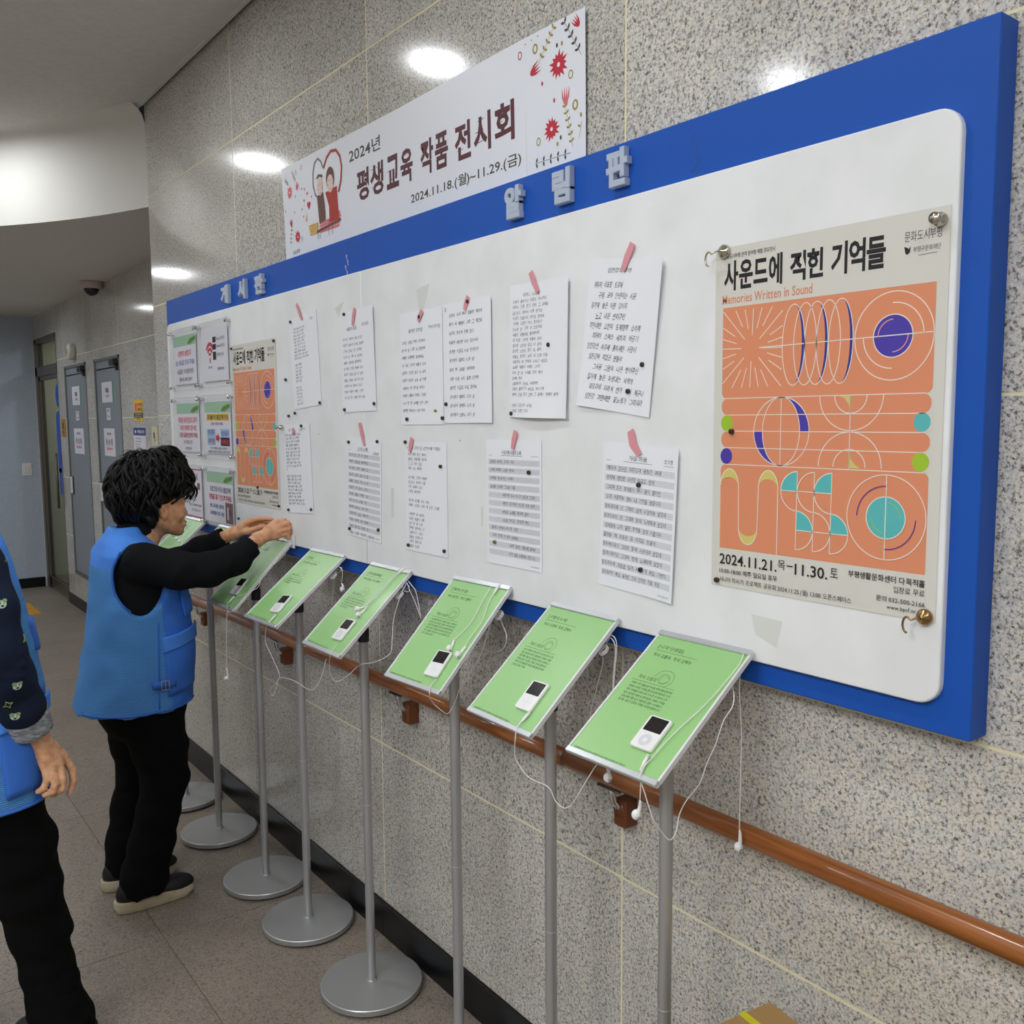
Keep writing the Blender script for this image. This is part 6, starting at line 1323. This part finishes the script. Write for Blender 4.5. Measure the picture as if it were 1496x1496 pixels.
f.chain([ml(p) for p in [(-.985, 2.305, 1.09, .033), (-.930, 2.345, .93, .029), (-.918, 2.35, .900, .0265)]], .01); f.cap(ml((-1.03, 2.37, 1.29)), ml((-.985, 2.305, 1.09)), .035, .033, .02)
for (x, y, z), t in zip(K, T): f.cap(ml(W0), ml((x, y, z)), .0215, .0130, .008); f.chain([ml((x, y, z, .0112))] + [ml(v) for v in t], .0026)
f.chain([ml(p) for p in [(-.905, 2.372, .880, .015), (-.882, 2.388, .848, .0125), (-.868, 2.392, .818, .0105), (-.862, 2.388, .795, .009)]], .006)
for x, y, z in K: f.ell((x, y-.006, z+.004), (.007, .005, .007), .006)
f.mesh('body', w2, M_skin2); b2 = bvh_of(f)
for (x, y, z, r_), d in ((T[0][2], (0, -1, -.35)),):
    p = Vector((x, y, z)); nb = MB(); nb.ball(p + Vector((-.001, -.0052, -.003)), (.0052, .0032, .0065), M_nail, 10, 8); nb.build('fingernail', w2)
f = Field((hx-.15, PY-.13, 1.36), (hx+.12, PY+.13, 1.68), .008)
f.ell((hx-.015, PY, 1.565), (.108, .094, .095), .02); f.ell((hx-.055, PY, 1.50), (.065, .08, .08), .03); f.ell((hx+.10, PY, 1.44), (.085, .11, .075), .02, 'sub'); f.ell((hx-.065, PY, 1.455), (.045, .065, .05), .02); f.warp(.005, 55, 60, 62, .4); f.mesh('hair', w2, M_hair); hb2 = bvh_of(f)
b = MB(); rnd = random.Random(9)
for k in range(260):
    az = rnd.uniform(0, 2*pi); el0 = rnd.uniform(-.35, 1.45); C0 = Vector((hx-.02, PY, 1.545)); ln = rnd.uniform(.3, .8); sw = rnd.uniform(-.4, .4); lift = rnd.uniform(-.001, .005); rw = rnd.uniform(.6, 1.4); P = []
    for j in range(8):
        t = j/7; el = el0-ln*t; a = az+sw*t; d = Vector((cos(el)*cos(a), cos(el)*sin(a), sin(el))); h = hb2.ray_cast(C0+d*.3, -d)
        if h[0] is None: break
        p = h[0]+d*(lift*sin(pi*t*.9)+.001)
        if p.x > hx+.015 and p.z < 1.515 or p.z < 1.40: break
        P.append(p)
    if len(P) == 8: b.tube(P, [.0048*rw*(.2+sin(pi*min(1, j/7*.85+.12))) for j in range(8)], 5, M_hair)
o = b.build('hair_locks', w2); o['kind'] = 'stuff'
# jersey: torso and right sleeve with folds
VR2 = [(.735, -1.03, PY, .165, .185), (.90, -1.03, PY, .160, .180), (1.0, -1.03, PY, .158, .178), (1.11, -1.04, PY, .152, .180), (1.20, -1.045, PY, .142, .186), (1.30, -1.045, PY, .120, .178), (1.36, -1.042, PY, .100, .140), (1.40, -1.042, PY, .078, .086)]
f = Field((-1.24, 2.20, .70), (-.84, 2.82, 1.46), .0062)
f.loft([(z, x, y, rx-.012, ry-.012) for z, x, y, rx, ry in VR2], .01)
f.chain([(-1.025, SY+.01, 1.315, .068), (-1.012, 2.300, 1.22, .066), (-1.000, 2.285, 1.13, .062), (-.976, 2.300, 1.06, .056), (-.950, 2.325, .985, .050), (-.940, 2.340, .955, .047)], .02)
f.chain([(-1.055, 2.665, 1.315, .068), (-1.042, 2.72, 1.22, .066), (-1.030, 2.735, 1.13, .062), (-1.006, 2.720, 1.06, .056), (-.98, 2.695, .985, .050), (-.970, 2.680, .955, .047)], .02); f.cap((-1.05, PY, 1.34), (-1.06, PY, 1.395), .066, .058, .015); f.ell((-1.06, PY, 1.46), (.075, .075, .06), .006, 'sub')
for z, r_ in ((1.135, .0065), (1.105, .008), (1.08, .006), (1.15, .004)): f.cap((-1.010, 2.238, z+.006), (-.950, 2.242, z-.008), r_, r_*.8, .010)
f.warp(.003, 42, 38, 44, .8)
f.mesh('jersey', w2, M_navyk); jb = bvh_of(f)
f = Field((-1.05, 2.24, .86), (-.86, 2.44, 1.02), .004)
f.cap((-.947, 2.335, .976), (-.929, 2.346, .925), .0530, .0500, .004); f.cap((-.921, 2.351, .900), (-.900, 2.364, .84), .0460, .0460, .003, 'sub'); f.mesh('cuff', w2, M_cuff)
f = Field((-1.05, 2.58, .86), (-.88, 2.78, 1.02), .005); f.cap((-.977, 2.685, .976), (-.959, 2.674, .925), .0530, .0500, .004); f.cap((-.951, 2.669, .900), (-.930, 2.656, .84), .0460, .0460, .003, 'sub'); f.mesh('cuff', w2, M_cuff)
# prints on the sleeve: little puppies and stars
def stamp(x, z, kind):
    b = MB(); P = lambda u, v, o=.0012: project(jb, (x+u, 2.1, z+v), (0, 1, 0), o)
    def disc(cu, cv, ru, rv, m, o, n=14):
        vs = [P(cu, cv, o+.0008)] + [P(cu+ru*cos(2*pi*k/n), cv+rv*sin(2*pi*k/n), o) for k in range(n)]; b.add(vs, [(0, 1+(k+1) % n, 1+k) for k in range(n)], m, True)
    if kind:
        disc(0, 0, .0095, .0085, M_dog, .0012); disc(-.006, .006, .005, .0045, M_star2, .0020); disc(.006, .0065, .005, .004, M_star2, .0020); disc(0, -.0035, .003, .0022, M_ink, .0028); disc(-.0035, .0015, .0012, .0012, M_ink, .003); disc(.0035, .0015, .0012, .0012, M_ink, .003)
    else:
        R_ = [(.010 if k % 2 == 0 else .0042) for k in range(8)]; pts = [P(R_[k % 8]*cos(k*pi/4+.5), R_[k % 8]*sin(k*pi/4+.5)) for k in range(9)]; b.tube(pts, .0012, 5, M_star)
    o = b.build('sleeve_print', w2)
M_star2 = mat('print_green_patch', '86a878', .8)
for x, z, k in ((-.930, 1.187, 1), (-.938, 1.150, 0), (-.985, 1.238, 1), (-.955, 1.325, 0), (-.965, 1.052, 1), (-.982, 1.008, 0), (-.968, .975, 1)): stamp(x, z, k)
# vest
f = Field((-1.24, 2.24, .70), (-.84, 2.76, 1.46), .0062)
f.loft(VR2, .006, p=2.4); f.loft([(z, x, y, rx-.018, ry-.018) for z, x, y, rx, ry in [(.65, -1.03, PY, .165, .185), (.76, -1.03, PY, .164, .185)]], .004, 'sub')
for sg in (-1, 1): f.ell((-1.045, PY+sg*.20, 1.20), (.085, .10, .155), .006, 'sub'); f.ell((-1.045, PY+sg*.19, 1.34), (.06, .075, .06), .006, 'sub')
f.ell((-1.0, PY, 1.43), (.09, .07, .09), .01, 'sub'); f.warp(.004, 26, 24, 30, .9)
v2 = f.mesh('vest', w2, [M_vest, M_vestm, M_vestp], split=lambda c: np.where(c[:, 2] > 1.25, 0, np.where((c[:, 0] > -.93) & (c[:, 2] < 1.0), 2, 1))); v2b = bvh_of(f)
seam(v2b, [(-1.19, 2.1, .742), (-1.03, 2.1, .738), (-.875, 2.1, .742)], dY, .0042, M_vestd, 'hem_binding', v2)
patch(v2b, [(-1.0, 2.1, .93), (-.885, 2.1, .95), (-.885, 2.1, .78), (-.99, 2.1, .77)], dY, M_vestp, 'pocket', v2, .006, puff=.006)
patch(v2b, [(-1.0, 2.1, .965), (-.882, 2.1, .985), (-.882, 2.1, .945), (-1.0, 2.1, .925)], dY, M_vest, 'pocket_flap', v2, .012)
patch(v2b, [(-.7, 2.40, 1.16), (-.7, 2.47, 1.16), (-.7, 2.47, 1.09), (-.7, 2.40, 1.09)], (-1, 0, 0), M_vestd, 'chest_flap', v2, .008, 5, 5)
# trousers: right leg forward, left leg behind and out of the picture
f = Field((-1.28, 2.30, .035), (-.70, 2.72, .84), .0075)
f.ell((-1.02, PY, .76), (.135, .165, .10), .03)
f.chain([(-.995, 2.43, .72, .096), (-.962, 2.45, .60, .088), (-.938, 2.47, .48, .076), (-.916, 2.49, .36, .067), (-.900, 2.50, .24, .060), (-.888, 2.50, .14, .062), (-.876, 2.50, .085, .072), (-.872, 2.50, .06, .074)], .03)
f.chain([(-1.03, 2.58, .72, .098), (-1.06, 2.60, .50, .078), (-1.10, 2.60, .28, .062), (-1.14, 2.60, .08, .066)], .03)
for z, x in ((.345, -.858), (.20, -.846), (.095, -.822)): f.ell((x, 2.49, z), (.016, .045, .016), .02)
f.warp(.004, 34, 34, 55, .5)
for x in (-.98, -.92, -.86, -.80, -.74, -1.20, -1.14, -1.08): f.cap((x, 2.3, .006), (x, 2.75, .006), .045, .045, .004, 'sub')
f.mesh('trousers', w2, M_trou)
shoe(w2, -1.02, -.785, 2.50); shoe(w2, -1.24, -.99, 2.60)
